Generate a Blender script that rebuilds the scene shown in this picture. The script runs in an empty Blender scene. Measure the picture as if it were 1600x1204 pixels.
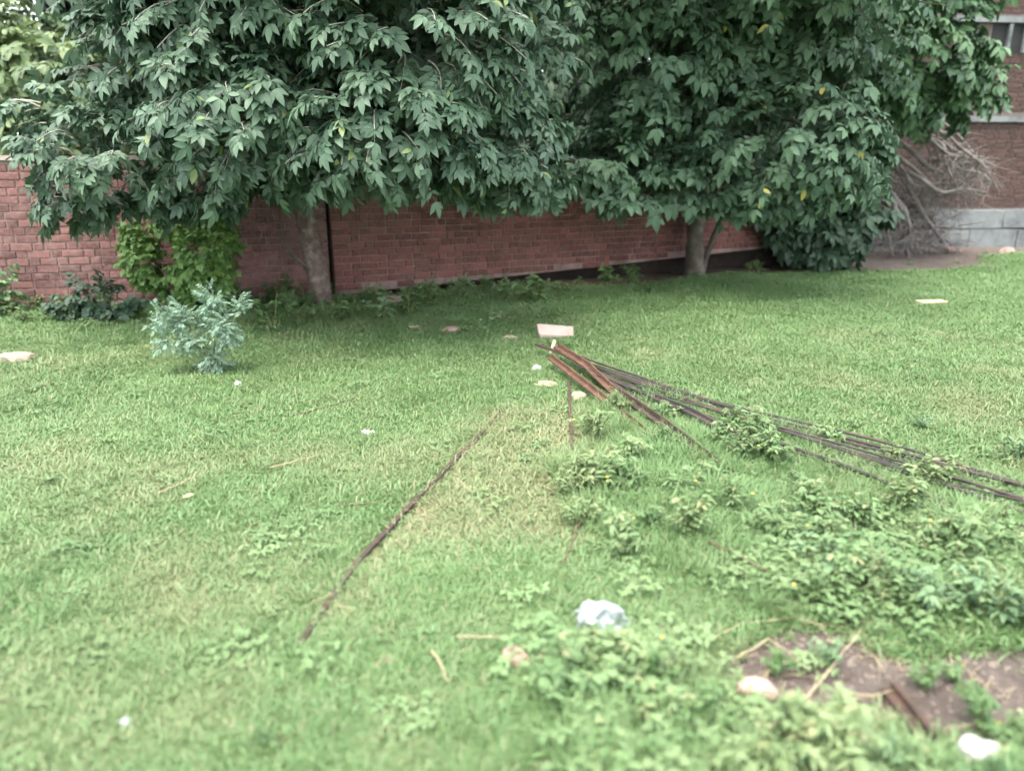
import bpy, math, random
import numpy as np
from mathutils import Vector, Matrix

R = math.radians
rng = np.random.default_rng(7)
random.seed(7)
scene = bpy.context.scene
col = scene.collection

# ------------------------------------------------------------------ camera, light, exposure
CAM_H, PITCH = 1.6, R(16.6)
FPX = 1164.0                                     # focal length in photo pixels (1600 wide)
cam_d = bpy.data.cameras.new('camera')
cam_d.sensor_width = 36.0
cam_d.lens = 36.0 * FPX / 1600.0
cam_d.clip_start, cam_d.clip_end = 0.05, 600
cam_d.dof.use_dof = True
cam_d.dof.focus_distance = 5.2
cam_d.dof.aperture_fstop = 0.95
cam = bpy.data.objects.new('camera', cam_d)
col.objects.link(cam)
cam.location = (0, 0, CAM_H)
cam.rotation_euler = (math.pi / 2 - PITCH, 0, 0)
scene.camera = cam

SUN_DIR = Vector((-0.22, -0.30, 1.05)).normalized()   # towards the sun
world = bpy.data.worlds.new('World')
scene.world = world
world.use_nodes = True
wn = world.node_tree.nodes
wn.clear()
w_out = wn.new('ShaderNodeOutputWorld')
w_bg = wn.new('ShaderNodeBackground')
w_sky = wn.new('ShaderNodeTexSky')
w_sky.sky_type = 'NISHITA'
w_sky.sun_disc = False
w_sky.sun_elevation = math.asin(SUN_DIR.z)
w_sky.sun_rotation = math.atan2(SUN_DIR.x, SUN_DIR.y)
w_sky.air_density, w_sky.dust_density, w_sky.ozone_density = 1.0, 4.0, 1.0
w_mix = wn.new('ShaderNodeMix')
w_mix.data_type = 'RGBA'
w_mix.inputs[0].default_value = 0.62
w_mix.inputs[7].default_value = (9.6, 10.1, 10.4, 1)       # overcast veil over the blue
world.node_tree.links.new(w_sky.outputs[0], w_mix.inputs[6])
world.node_tree.links.new(w_mix.outputs[2], w_bg.inputs[0])
world.node_tree.links.new(w_bg.outputs[0], w_out.inputs[0])
w_bg.inputs[1].default_value = 0.14

sun_d = bpy.data.lights.new('sun', 'SUN')
sun_d.energy = 2.0
sun_d.angle = R(40)
sun_d.color = (1.0, 0.95, 0.86)
sun = bpy.data.objects.new('sun', sun_d)
col.objects.link(sun)
sun.rotation_euler = (-SUN_DIR).to_track_quat('-Z', 'Y').to_euler()

scene.view_settings.view_transform = 'Standard'
scene.view_settings.look = 'None'
scene.view_settings.gamma = 1
scene.view_settings.use_curve_mapping = False
scene.view_settings.exposure = 1.98
scene.cycles.use_adaptive_sampling = True
scene.cycles.adaptive_threshold = 0.06
scene.cycles.time_limit = 600
scene.cycles.use_denoising = True
scene.cycles.max_bounces = 7
scene.cycles.diffuse_bounces = 3
scene.cycles.glossy_bounces = 2
scene.cycles.transmission_bounces = 4

# ------------------------------------------------------------------ helpers
cp, sp_ = math.cos(PITCH), math.sin(PITCH)

def ray(px, py):
    u, v = (px - 800) / FPX, (602 - py) / FPX
    return np.array([u, cp + v * sp_, -sp_ + v * cp])

def hash2(ix, iy, s):
    h = (ix * 374761393 + iy * 668265263 + s * 1442695041) & 0xFFFFFFFF
    h = ((h ^ (h >> 13)) * 1274126177) & 0xFFFFFFFF
    return ((h ^ (h >> 16)) & 0xFFFF) / 65535.0

def vnoise(x, y, s=0):
    x, y = np.asarray(x, float), np.asarray(y, float)
    ix, iy = np.floor(x).astype(np.int64), np.floor(y).astype(np.int64)
    fx, fy = x - ix, y - iy
    fx, fy = fx * fx * (3 - 2 * fx), fy * fy * (3 - 2 * fy)
    a, b = hash2(ix, iy, s), hash2(ix + 1, iy, s)
    c, d = hash2(ix, iy + 1, s), hash2(ix + 1, iy + 1, s)
    return (a * (1 - fx) + b * fx) * (1 - fy) + (c * (1 - fx) + d * fx) * fy

def fbm(x, y, s=0):
    return (vnoise(x, y, s) + 0.5 * vnoise(2.1 * x, 2.1 * y, s + 1) + 0.25 * vnoise(4.3 * x, 4.3 * y, s + 2)) / 1.75

def gz(x, y):
    return 0.10 * (vnoise(np.asarray(x) * 0.35, np.asarray(y) * 0.35, 3) - 0.5) + 0.035 * (vnoise(np.asarray(x) * 1.7, np.asarray(y) * 1.7, 4) - 0.5)

def at(px, py, dz=0.0):
    """point of the ground seen at a photo pixel"""
    d = ray(px, py)
    z = 0.0
    for _ in range(3):
        t = (CAM_H - z) / -d[2]
        p = d * t
        z = float(gz(p[0], p[1]))
    return Vector((p[0], p[1], z + dz))

def at_depth(px, py, y):
    d = ray(px, py)
    p = d * (y / d[1])
    return Vector((p[0], p[1], CAM_H + p[2]))

def proj(P):
    P = np.asarray(P, float)
    x, y, z = P[:, 0], P[:, 1], P[:, 2] - CAM_H
    dep = y * cp - z * sp_
    v = y * sp_ + z * cp
    return 800 + FPX * x / dep, 602 - FPX * v / dep, dep

def in_poly(px, py, poly):
    px, py = np.asarray(px), np.asarray(py)
    inside = np.zeros(px.shape, bool)
    n = len(poly)
    for i in range(n):
        x0, y0 = poly[i]
        x1, y1 = poly[(i + 1) % n]
        cond = (y0 > py) != (y1 > py)
        xi = (x1 - x0) * (py - y0) / ((y1 - y0) if y1 != y0 else 1e-9) + x0
        inside ^= cond & (px < xi)
    return inside

def ground_poly(pts):
    return [tuple(at(*p)[:2]) for p in pts]

class MB:
    """collects geometry for ONE mesh object"""
    def __init__(self):
        self.v, self.f, self.t, self.m, self.n = [], [], [], [], 0
    def add(self, V, F, tint=0.5, mat=0):
        V = np.asarray(V, float)
        self.v.append(V)
        self.f += [tuple(i + self.n for i in q) for q in F]
        self.m += [mat] * len(F)
        self.t.append(np.full(len(V), tint) if np.isscalar(tint) else np.asarray(tint))
        self.n += len(V)
    def tube(self, pts, radii, sides=6, tint=0.5, mat=0, cap=True):
        pts = [Vector(p) for p in pts]
        V, F = [], []
        ref = Vector((0.31, 0.2, 0.93))
        for i, p in enumerate(pts):
            d = (pts[min(i + 1, len(pts) - 1)] - pts[max(i - 1, 0)])
            d = d.normalized() if d.length > 1e-9 else Vector((0, 0, 1))
            if abs(d.dot(ref)) > 0.95:
                ref = Vector((0.9, 0.3, 0.1))
            a = d.cross(ref).normalized()
            b = d.cross(a)
            r = radii[i] if hasattr(radii, '__len__') else radii
            for k in range(sides):
                w = 2 * math.pi * k / sides
                V.append(p + (a * math.cos(w) + b * math.sin(w)) * r)
        for i in range(len(pts) - 1):
            for k in range(sides):
                k2 = (k + 1) % sides
                F.append((i * sides + k, i * sides + k2, (i + 1) * sides + k2, (i + 1) * sides + k))
        if cap:
            F.append(tuple(range(sides - 1, -1, -1)))
            F.append(tuple((len(pts) - 1) * sides + k for k in range(sides)))
        self.add([tuple(q) for q in V], F, tint, mat)
    def box(self, c, s, rz=0.0, tint=0.5, mat=0, jit=0.0):
        V = []
        cz, sz = math.cos(rz), math.sin(rz)
        for z in (-1, 1):
            for (x, y) in ((-1, -1), (1, -1), (1, 1), (-1, 1)):
                X, Y, Z = x * s[0] / 2, y * s[1] / 2, z * s[2] / 2
                if jit:
                    X, Y, Z = (q + random.uniform(-jit, jit) for q in (X, Y, Z))
                V.append((c[0] + X * cz - Y * sz, c[1] + X * sz + Y * cz, c[2] + Z))
        self.add(V, [(3, 2, 1, 0), (4, 5, 6, 7), (0, 1, 5, 4), (1, 2, 6, 5), (2, 3, 7, 6), (3, 0, 4, 7)], tint, mat)
    def mesh(self, name, mats, smooth=False):
        me = bpy.data.meshes.new(name)
        V = np.concatenate(self.v) if self.v else np.zeros((0, 3))
        me.from_pydata(V.tolist(), [], self.f)
        for m in (mats if isinstance(mats, (list, tuple)) else [mats]):
            me.materials.append(m)
        me.polygons.foreach_set('material_index', self.m)
        if smooth:
            me.polygons.foreach_set('use_smooth', [True] * len(self.f))
        at_ = me.attributes.new('tint', 'FLOAT', 'POINT')
        at_.data.foreach_set('value', np.concatenate(self.t).astype(np.float32))
        me.update()
        return me
    def build(self, name, mats, parent=None, smooth=False, kind=None):
        return link(name, self.mesh(name, mats, smooth), parent, kind)

def link(name, me, parent=None, kind=None):
    o = bpy.data.objects.new(name, me)
    col.objects.link(o)
    if parent:
        o.parent = parent
    if kind:
        o['kind'] = kind
    return o

def tri_mesh(name, V, F, tint, mat, smooth=True):
    """big triangle mesh out of arrays"""
    me = bpy.data.meshes.new(name)
    me.vertices.add(len(V))
    me.vertices.foreach_set('co', np.asarray(V, np.float32).ravel())
    me.loops.add(len(F) * 3)
    me.loops.foreach_set('vertex_index', np.asarray(F, np.int32).ravel())
    me.polygons.add(len(F))
    me.polygons.foreach_set('loop_start', np.arange(0, len(F) * 3, 3, dtype=np.int32))
    me.polygons.foreach_set('use_smooth', np.full(len(F), smooth))
    me.materials.append(mat)
    a = me.attributes.new('tint', 'FLOAT', 'POINT')
    a.data.foreach_set('value', np.asarray(tint, np.float32))
    me.update(calc_edges=True)
    return me

def tag(o, label=None, cat=None, group=None, kind=None):
    for k, v in (('label', label), ('category', cat), ('group', group), ('kind', kind)):
        if v:
            o[k] = v
    return o

def thing(name, label, cat, loc=(0, 0, 0), rz=0.0, group=None):
    o = bpy.data.objects.new(name, None)
    o.empty_display_size = 0.1
    col.objects.link(o)
    o.location = loc
    o.rotation_euler = (0, 0, rz)
    return tag(o, label, cat, group)

# ------------------------------------------------------------------ materials
def new_mat(name):
    m = bpy.data.materials.new(name)
    m.use_nodes = True
    nt = m.node_tree
    nt.nodes.clear()
    out = nt.nodes.new('ShaderNodeOutputMaterial')
    b = nt.nodes.new('ShaderNodeBsdfPrincipled')
    nt.links.new(b.outputs[0], out.inputs[0])
    return m, nt, b, out

def mixc(nt, fac, a, b):
    n = nt.nodes.new('ShaderNodeMix')
    n.data_type = 'RGBA'
    for i, x in ((0, fac), (6, a), (7, b)):
        if hasattr(x, 'is_linked'):
            nt.links.new(x, n.inputs[i])
        else:
            n.inputs[i].default_value = x if i == 0 else (*x, 1)
    return n.outputs[2]

def noise(nt, scale, detail=4, rough=0.6, coord=None):
    n = nt.nodes.new('ShaderNodeTexNoise')
    n.inputs['Scale'].default_value = scale
    n.inputs['Detail'].default_value = detail
    n.inputs['Roughness'].default_value = rough
    if coord is None:
        coord = nt.nodes.new('ShaderNodeNewGeometry').outputs['Position']
    nt.links.new(coord, n.inputs['Vector'])
    return n.outputs[0]

def ramp(nt, x, lo, hi):
    n = nt.nodes.new('ShaderNodeMapRange')
    n.inputs[1].default_value, n.inputs[2].default_value = lo, hi
    nt.links.new(x, n.inputs[0])
    return n.outputs[0]

def math_(nt, op, a, b=0.0):
    n = nt.nodes.new('ShaderNodeMath')
    n.operation = op
    for i, x in ((0, a), (1, b)):
        if hasattr(x, 'is_linked'):
            nt.links.new(x, n.inputs[i])
        else:
            n.inputs[i].default_value = x
    return n.outputs[0]

def attr(nt, name, kind='GEOMETRY'):
    n = nt.nodes.new('ShaderNodeAttribute')
    n.attribute_type = kind
    n.attribute_name = name
    return n.outputs['Fac']

def bump(nt, b, h, strength=0.4, dist=0.01):
    n = nt.nodes.new('ShaderNodeBump')
    n.inputs['Strength'].default_value = strength
    n.inputs['Distance'].default_value = dist
    nt.links.new(h, n.inputs['Height'])
    nt.links.new(n.outputs[0], b.inputs['Normal'])

def rnd(nt):
    """random 0..1 per piece: mesh tint plus the object's own random"""
    oi = nt.nodes.new('ShaderNodeObjectInfo').outputs['Random']
    return math_(nt, 'FRACT', math_(nt, 'ADD', attr(nt, 'tint'), oi))

def surface(name, c1, c2, scale=8, rough=0.9, c3=None, scale3=2.0, bmp=0.4, bscale=60, bdist=0.006, tint=None, spec=0.3):
    m, nt, b, _ = new_mat(name)
    c = mixc(nt, ramp(nt, noise(nt, scale), 0.3, 0.7), c1, c2)
    if c3:
        c = mixc(nt, ramp(nt, noise(nt, scale3, 5, 0.65), 0.45, 0.68), c, c3)
    if tint:
        c = mixc(nt, math_(nt, 'MULTIPLY', rnd(nt), tint[1]), c, tint[0])
    nt.links.new(c, b.inputs['Base Color'])
    b.inputs['Roughness'].default_value = rough
    b.inputs['Specular IOR Level'].default_value = spec
    bump(nt, b, noise(nt, bscale, 6, 0.7), bmp, bdist)
    return m

def foliage(name, dark, light, rough=0.45, trans=0.25, tcol=None, spec=0.5, inst=False, dry=None, odd=None):
    m, nt, b, out = new_mat(name)
    t = math_(nt, 'ADD', attr(nt, 'tint', 'INSTANCER'), math_(nt, 'MULTIPLY', math_(nt, 'SUBTRACT', attr(nt, 'tint'), .5), .8)) if inst else rnd(nt)
    c = mixc(nt, t, dark, light)
    if inst and dry:
        c = mixc(nt, attr(nt, 'dry', 'INSTANCER'), c, dry)
        c = mixc(nt, math_(nt, 'MULTIPLY', math_(nt, 'GREATER_THAN', attr(nt, 'tint'), .93), .7), c, dry)
    if odd:                                        # a few yellowed leaves
        c = mixc(nt, math_(nt, 'GREATER_THAN', t, 0.988), c, odd)
    nt.links.new(c, b.inputs['Base Color'])
    b.inputs['Roughness'].default_value = rough
    b.inputs['Specular IOR Level'].default_value = spec
    tr = nt.nodes.new('ShaderNodeBsdfTranslucent')
    if tcol:
        tr.inputs[0].default_value = (*tcol, 1)
    else:
        nt.links.new(c, tr.inputs[0])
    ms = nt.nodes.new('ShaderNodeMixShader')
    ms.inputs[0].default_value = trans
    nt.links.new(b.outputs[0], ms.inputs[1])
    nt.links.new(tr.outputs[0], ms.inputs[2])
    nt.links.new(ms.outputs[0], out.inputs[0])
    return m

M = {}
# bricks
def brick_mat(name, a, b_, lime, dark):
    m, nt, b, _ = new_mat(name)
    c = mixc(nt, rnd(nt), a, b_)
    c = mixc(nt, math_(nt, 'MULTIPLY', ramp(nt, noise(nt, 26, 5, 0.7), 0.40, 0.68), 0.6), c, lime)
    c = mixc(nt, math_(nt, 'MULTIPLY', ramp(nt, noise(nt, 0.9, 6, 0.7), 0.5, 0.66), 0.5), c, lime)
    c = mixc(nt, math_(nt, 'MULTIPLY', ramp(nt, noise(nt, 1.7, 5, 0.65), 0.48, 0.75), 0.6), c, dark)
    nt.links.new(c, b.inputs['Base Color'])
    b.inputs['Roughness'].default_value = 0.92
    b.inputs['Specular IOR Level'].default_value = 0.2
    bump(nt, b, noise(nt, 90, 6, 0.7), 0.5, 0.006)
    return m
M['brick'] = brick_mat('shade_dark_brick', (0.070, 0.026, 0.022), (0.175, 0.062, 0.051), (0.21, 0.125, 0.11), (0.055, 0.027, 0.023))  # right panel: tree shade is darkened into this brick colour
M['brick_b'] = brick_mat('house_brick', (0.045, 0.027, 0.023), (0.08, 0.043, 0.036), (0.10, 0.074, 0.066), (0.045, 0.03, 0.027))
M['brick_lime_lit'] = brick_mat('lit_lime_stained_brick', (0.10, 0.042, 0.037), (0.235, 0.105, 0.092), (0.30, 0.21, 0.195), (0.075, 0.043, 0.039))  # left panel: lime stains, and lightened as the lit side
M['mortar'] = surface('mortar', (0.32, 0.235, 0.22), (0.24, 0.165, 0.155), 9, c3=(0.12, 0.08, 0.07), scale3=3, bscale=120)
M['mortar_r'] = surface('shade_dark_mortar', (0.27, 0.19, 0.17), (0.19, 0.13, 0.115), 9, c3=(0.11, 0.072, 0.062), scale3=3, bscale=120)  # right panel's mortar, darkened with the same painted shade
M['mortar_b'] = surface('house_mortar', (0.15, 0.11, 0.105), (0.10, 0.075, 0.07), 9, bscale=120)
M['plinth'] = surface('shade_dark_foundation', (0.024, 0.019, 0.016), (0.018, 0.015, 0.013), 7, c3=(0.035, 0.028, 0.024), bscale=40, bdist=0.02, spec=0.02)  # near-black colour stands in for shade in the recess
M['concrete'] = surface('grey_concrete', (0.20, 0.21, 0.21), (0.14, 0.15, 0.15), 4, c3=(0.075, 0.08, 0.08), scale3=2.2, bscale=50)
M['plaster'] = surface('lime_plaster', (0.45, 0.38, 0.35), (0.34, 0.27, 0.24), 6, c3=(0.25, 0.18, 0.16), bscale=60)
M['vent_shade'] = surface('painted_vent_shade', (0.03, 0.03, 0.032), (0.02, 0.02, 0.02), 3)  # dark colour painted in place of the unlit interior
# woods and plants
M['bark_pale'] = surface('pale_bark', (0.17, 0.125, 0.104), (0.08, 0.058, 0.048), 8, c3=(0.27, 0.215, 0.185), scale3=11, bmp=0.8, bscale=45, bdist=0.02)
M['bark_dark'] = surface('grey_bark', (0.10, 0.085, 0.066), (0.055, 0.046, 0.036), 9, c3=(0.14, 0.125, 0.10), scale3=7, bmp=0.8, bscale=45, bdist=0.02)
M['twig'] = surface('pale_twig', (0.36, 0.34, 0.29), (0.24, 0.22, 0.18), 20)
M['deadwood'] = surface('dead_grey_wood', (0.18, 0.158, 0.142), (0.12, 0.104, 0.093), 26, c3=(0.24, 0.215, 0.198), scale3=5, bscale=80)
M['karanj'] = foliage('karanj_leaf', (0.036, 0.076, 0.042), (0.108, 0.176, 0.104), 0.52, 0.24, spec=0.45, odd=(0.15, 0.20, 0.07))
M['tree_b'] = foliage('shade_tree_leaf', (0.032, 0.072, 0.038), (0.100, 0.170, 0.092), 0.58, 0.22, spec=0.4, odd=(0.30, 0.28, 0.07))
M['tree_c'] = foliage('far_tree_leaf', (0.04, 0.09, 0.04), (0.095, 0.175, 0.075), 0.5, 0.22)
M['tree_d'] = foliage('pale_tree_leaf', (0.09, 0.145, 0.075), (0.165, 0.225, 0.085), 0.5, 0.35)
M['bush_dark'] = foliage('dark_bush_leaf', (0.018, 0.042, 0.022), (0.042, 0.082, 0.042), 0.6, 0.12)
M['creeper'] = foliage('creeper_leaf', (0.058, 0.135, 0.034), (0.155, 0.265, 0.062), 0.6, 0.3)
M['glaucous'] = foliage('blue_green_leaf', (0.12, 0.20, 0.135), (0.215, 0.31, 0.225), 0.85, 0.25, spec=0.2)
M['weed_a'] = foliage('weed_leaf', (0.055, 0.12, 0.036), (0.12, 0.20, 0.068), 0.55, 0.25)
M['weed_b'] = foliage('pale_weed_leaf', (0.10, 0.18, 0.085), (0.17, 0.26, 0.12), 0.55, 0.25)
M['stem'] = surface('green_stem', (0.10, 0.14, 0.05), (0.15, 0.16, 0.07), 12)
M['flower'] = surface('yellow_petal', (0.75, 0.62, 0.05), (0.7, 0.5, 0.04), 30, rough=0.6)
M['flower_w'] = surface('white_petal', (0.72, 0.75, 0.66), (0.62, 0.66, 0.55), 30, rough=0.6)
M['grass'] = foliage('grass_blade', (0.088, 0.180, 0.058), (0.162, 0.272, 0.104), 0.5, 0.4, inst=True, dry=(0.34, 0.30, 0.18))
M['ground_weed'] = foliage('ground_weed_leaf', (0.075, 0.150, 0.052), (0.168, 0.262, 0.108), 0.6, 0.3, inst=True, dry=(0.26, 0.26, 0.13))
# metal, stone, litter
M['rust'] = surface('rusty_steel', (0.052, 0.034, 0.026), (0.032, 0.024, 0.020), 22, 0.9, c3=(0.080, 0.046, 0.033), scale3=9, bscale=160, bdist=0.003)
M['rust_red'] = surface('red_rust_steel', (0.098, 0.050, 0.033), (0.058, 0.034, 0.025), 22, 0.9, c3=(0.145, 0.075, 0.047), scale3=13, bscale=160, bdist=0.003)
M['rod'] = surface('dull_steel_rod', (0.045, 0.037, 0.036), (0.028, 0.025, 0.025), 16, 0.8, c3=(0.07, 0.048, 0.04), scale3=6, bscale=160, bdist=0.002)
M['stone_pale'] = surface('pale_stone', (0.29, 0.25, 0.175), (0.22, 0.19, 0.13), 14, c3=(0.35, 0.31, 0.23), bscale=70)
M['stone_pink'] = surface('pinkish_stone', (0.29, 0.19, 0.15), (0.23, 0.15, 0.12), 14, c3=(0.34, 0.25, 0.205), bscale=70)
M['stone_brown'] = surface('earthy_stone', (0.19, 0.145, 0.12), (0.145, 0.11, 0.09), 12, c3=(0.24, 0.195, 0.165), bscale=70)
M['earth'] = surface('dry_earth', (0.125, 0.098, 0.082), (0.085, 0.066, 0.055), 22, c3=(0.16, 0.13, 0.11), scale3=9, bscale=70)
M['slab'] = surface('pale_pink_slab', (0.33, 0.235, 0.205), (0.28, 0.20, 0.17), 7, c3=(0.37, 0.29, 0.255), bscale=70)
M['paper'] = surface('white_paper', (0.42, 0.43, 0.40), (0.30, 0.31, 0.29), 26, 0.7, c3=(0.24, 0.22, 0.18), scale3=20)
M['plastic'] = surface('white_plastic_film', (0.34, 0.37, 0.375), (0.21, 0.24, 0.24), 34, 0.4, c3=(0.09, 0.13, 0.10), scale3=30, spec=0.5)
M['wood_pale'] = surface('bare_pale_wood', (0.50, 0.43, 0.28), (0.40, 0.33, 0.21), 20)
M['twig_dark'] = surface('dark_twig', (0.07, 0.055, 0.04), (0.045, 0.036, 0.028), 20)
M['twig_red'] = surface('reddish_twig', (0.12, 0.068, 0.046), (0.08, 0.05, 0.036), 20)
M['straw'] = surface('dry_straw', (0.36, 0.30, 0.19), (0.27, 0.21, 0.13), 20)

# ------------------------------------------------------------------ ground
WALL_L, WALL_J, WALL_R = np.array([-7.2, 7.85]), np.array([-2.2, 9.15]), np.array([5.3, 12.5])

def wall_dist(x, y):
    """how far in front of the wall line (positive towards the camera)"""
    def side(p, q):
        d = (q - p) / np.linalg.norm(q - p)
        return d[1] * (x - p[0]) - d[0] * (y - p[1])
    return np.where(x < WALL_J[0], side(WALL_L, WALL_J), side(WALL_J, WALL_R))

SOIL = ground_poly([(1080, 1030), (1170, 985), (1260, 965), (1340, 988), (1440, 1005), (1640, 1000), (1720, 1130), (1600, 1180), (1470, 1190),
                    (1330, 1150), (1230, 1130), (1140, 1085)])
DRY = ground_poly([(760, 640), (900, 640), (960, 760), (900, 850), (640, 860), (560, 990), (480, 1010), (590, 850)])
DRY2 = ground_poly([(190, 860), (480, 840), (520, 960), (250, 1000)])
TALL = ground_poly([(930, 640), (1010, 628), (1240, 680), (1700, 800), (1700, 960), (1300, 950), (1120, 930), (900, 850), (880, 740)])
WEEDS = ground_poly([(1150, 880), (1230, 800), (1400, 800), (1560, 850), (1720, 880), (1720, 985), (1420, 985), (1260, 950), (1160, 930)])
NEARW = ground_poly([(820, 1030), (920, 1010), (1060, 1010), (1120, 1070), (1180, 1140), (1300, 1180), (1480, 1215), (1680, 1215), (1680, 1320), (900, 1300), (860, 1130)])

def soil_amount(x, y):
    j = 0.22 * (fbm(x * 5, y * 5, 21) - 0.5)
    a = in_poly(x + j, y + j * 0.7, SOIL) * 1.0
    d = wall_dist(x, y)
    lim = np.where(x < -2.6, 0.25, np.where(x < 0.6, 0.45, 0.8)) + 0.9 * (fbm(x * 1.3, y * 1.3, 22) - 0.5)
    a = np.maximum(a, np.clip((lim - d) / 0.25, 0, 1))
    # bare earth under the bush and the dead brushwood
    h = 1.15 - np.hypot((x - 6.1) / 2.3, (y - 12.9) / 1.1) + 0.5 * (fbm(x * 2, y * 2, 23) - 0.5)
    return np.maximum(a, np.clip(h / 0.2, 0, 1))

xs = np.concatenate([[-180, -90, -45, -25, -15], np.arange(-10, 12.001, 0.12), [16, 26, 45, 90, 180]])
ys = np.concatenate([[-150, -70, -30, -12, -4, -1], np.arange(0.4, 5, 0.09), np.arange(5, 17.001, 0.12), [20, 28, 45, 90, 200]])
gx, gy = np.meshgrid(xs, ys)
gV = np.stack([gx, gy, gz(gx, gy)], -1).reshape(-1, 3)
nx, ny = len(xs), len(ys)
ii = (np.arange(ny - 1)[:, None] * nx + np.arange(nx - 1)[None, :]).ravel()
gF = np.concatenate([np.stack([ii, ii + 1, ii + nx + 1], 1), np.stack([ii, ii + nx + 1, ii + nx], 1)])
m, nt, b, _ = new_mat('lawn_ground')
turf = mixc(nt, ramp(nt, noise(nt, 5.0, 6, 0.7), 0.35, 0.65), (0.11, 0.18, 0.07), (0.16, 0.21, 0.095))
turf = mixc(nt, ramp(nt, noise(nt, 17.0, 6, 0.75), 0.55, 0.72), turf, (0.15, 0.12, 0.075))
soil = mixc(nt, ramp(nt, noise(nt, 6.0, 6, 0.7), 0.35, 0.65), (0.135, 0.106, 0.090), (0.185, 0.150, 0.130))
soil = mixc(nt, ramp(nt, noise(nt, 22.0, 7, 0.75), 0.48, 0.68), soil, (0.095, 0.072, 0.058))
soil = mixc(nt, math_(nt, 'MULTIPLY', ramp(nt, noise(nt, 3.1, 5, 0.7), 0.5, 0.7), 0.6), soil, (0.21, 0.175, 0.15))
soil = mixc(nt, attr(nt, 'wall_shade'), soil, (0.085, 0.062, 0.046))  # shade by the wall mixed into the soil
c = mixc(nt, attr(nt, 'tint'), turf, soil)
nt.links.new(c, b.inputs['Base Color'])
b.inputs['Roughness'].default_value = 0.95
b.inputs['Specular IOR Level'].default_value = 0.15
bump(nt, b, noise(nt, 28, 8, 0.75), 1.0, 0.05)
g_me = tri_mesh('ground', gV, gF, soil_amount(gV[:, 0], gV[:, 1]), m)
shade_att = g_me.attributes.new('wall_shade', 'FLOAT', 'POINT')         # tree shade along the wall, painted into the soil colour
shade_att.data.foreach_set('value', np.clip(1.6 - np.abs(wall_dist(gV[:, 0], gV[:, 1])) * 1.1 + .8 * (fbm(gV[:, 0] * 2, gV[:, 1] * 2, 61) - .5), 0, 1).astype(np.float32) * (gV[:, 0] < 5.6))
ground = link('ground', g_me, kind='structure')

# ------------------------------------------------------------------ brick walls
def brick_mesh(L, H, D, seed):
    r = random.Random(seed)
    j = lambda a: r.uniform(-a, a)
    mb = MB()
    c = 0.006
    V = []
    for (x, z) in ((0, 0), (L, 0), (L, H), (0, H)):
        V.append((x, D, z))
    front = [(0 + j(.004), j(.003)), (L + j(.004), j(.003)), (L + j(.004), H + j(.003)), (j(.004), H + j(.003))]
    for (x, z) in front:
        V.append((x, c, z))
    cx, cz = L / 2, H / 2
    for (x, z) in front:
        V.append((x - math.copysign(c * r.uniform(.6, 1.6), x - cx), j(.0035), z - math.copysign(c * r.uniform(.5, 1.2), z - cz)))
    F = []
    for k in range(4):
        k2 = (k + 1) % 4
        F += [(k, k2, 4 + k2, 4 + k), (4 + k, 4 + k2, 8 + k2, 8 + k)]
    F.append((8, 9, 10, 11))
    mb.add(V, F, r.random())
    return mb

H_C = 0.084
STRETCH = [brick_mesh(0.212, 0.073, 0.10, s) for s in range(5)]
HEADER = [brick_mesh(0.102, 0.073, 0.10, 50 + s) for s in range(4)]

def lay_bricks(parent, frame, length, z_lo, z_hi, mat, cores, seed, skip=None, n_parts=300):
    """frame: matrix of the wall face (x along, y into the wall). The n_parts bricks that show largest become parts."""
    r = random.Random(seed)
    st = [m_.mesh('brick', mat) for m_ in STRETCH]
    hd = [m_.mesh('brick', mat) for m_ in HEADER]
    rows = []
    k = 0
    z = z_lo
    while z + 0.073 <= z_hi + 1e-6:
        x = 0.003
        n = k % 2
        while x < length - 0.03:
            L = (0.212 if (n % 2 == 0) else 0.102) if r.random() < 0.8 else r.choice((0.212, 0.212, 0.102, 0.155))
            if x == 0.003 and n:
                L = r.choice((0.102, 0.155))
            L = min(L, length - x - 0.002)
            if length - x - L < 0.05:
                L = length - x - 0.002
            if L > 0.03 and not (skip and skip(x, z, L)):
                rows.append((x, z, L > 0.13, L))
            x += L + 0.011 + r.uniform(-0.002, 0.003)
            n += 1
        z += H_C
        k += 1
    P = np.array([frame @ Vector((q[0] + q[3] / 2, 0, q[1] + 0.037)) for q in rows])
    u, v, d = proj(P)
    infr = (u > -40) & (u < 1640) & (v > -40) & (v < 1240)
    size = np.where(infr, 1.0, 0.01) * np.array([q[3] for q in rows]) ** 0.2 / d
    if cores is not None:
        size = size * cores(u, v)
    order = np.argsort(-size)
    chosen = set(order[:n_parts].tolist())
    rest = MB()
    for i, (x, z, isS, L) in enumerate(rows):
        off = r.uniform(-0.005, 0.004)
        if i in chosen:
            o = link('brick', r.choice(st if isS else hd), parent)
            o.matrix_local = Matrix.Translation((x, off, z)) @ Matrix.Rotation(r.uniform(-.008, .008), 4, 'Y') @ Matrix.Diagonal((L / (0.212 if isS else 0.102), 1, 1, 1))
        else:
            src = r.choice(STRETCH if isS else HEADER)
            rest.add(src.v[0] * np.array([L / (0.212 if isS else 0.102), 1, 1]) + np.array([x, off, z]), src.f, r.random())
    if rest.n:
        tag(rest.build('brickwork', mat, parent), kind='stuff')

def frame_of(p, q, z=0.0):
    d = (q - p) / np.linalg.norm(q - p)
    return Matrix.Translation((p[0], p[1], z)) @ Matrix.Rotation(math.atan2(d[1], d[0]), 4, 'Z'), float(np.linalg.norm(q - p))

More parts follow.
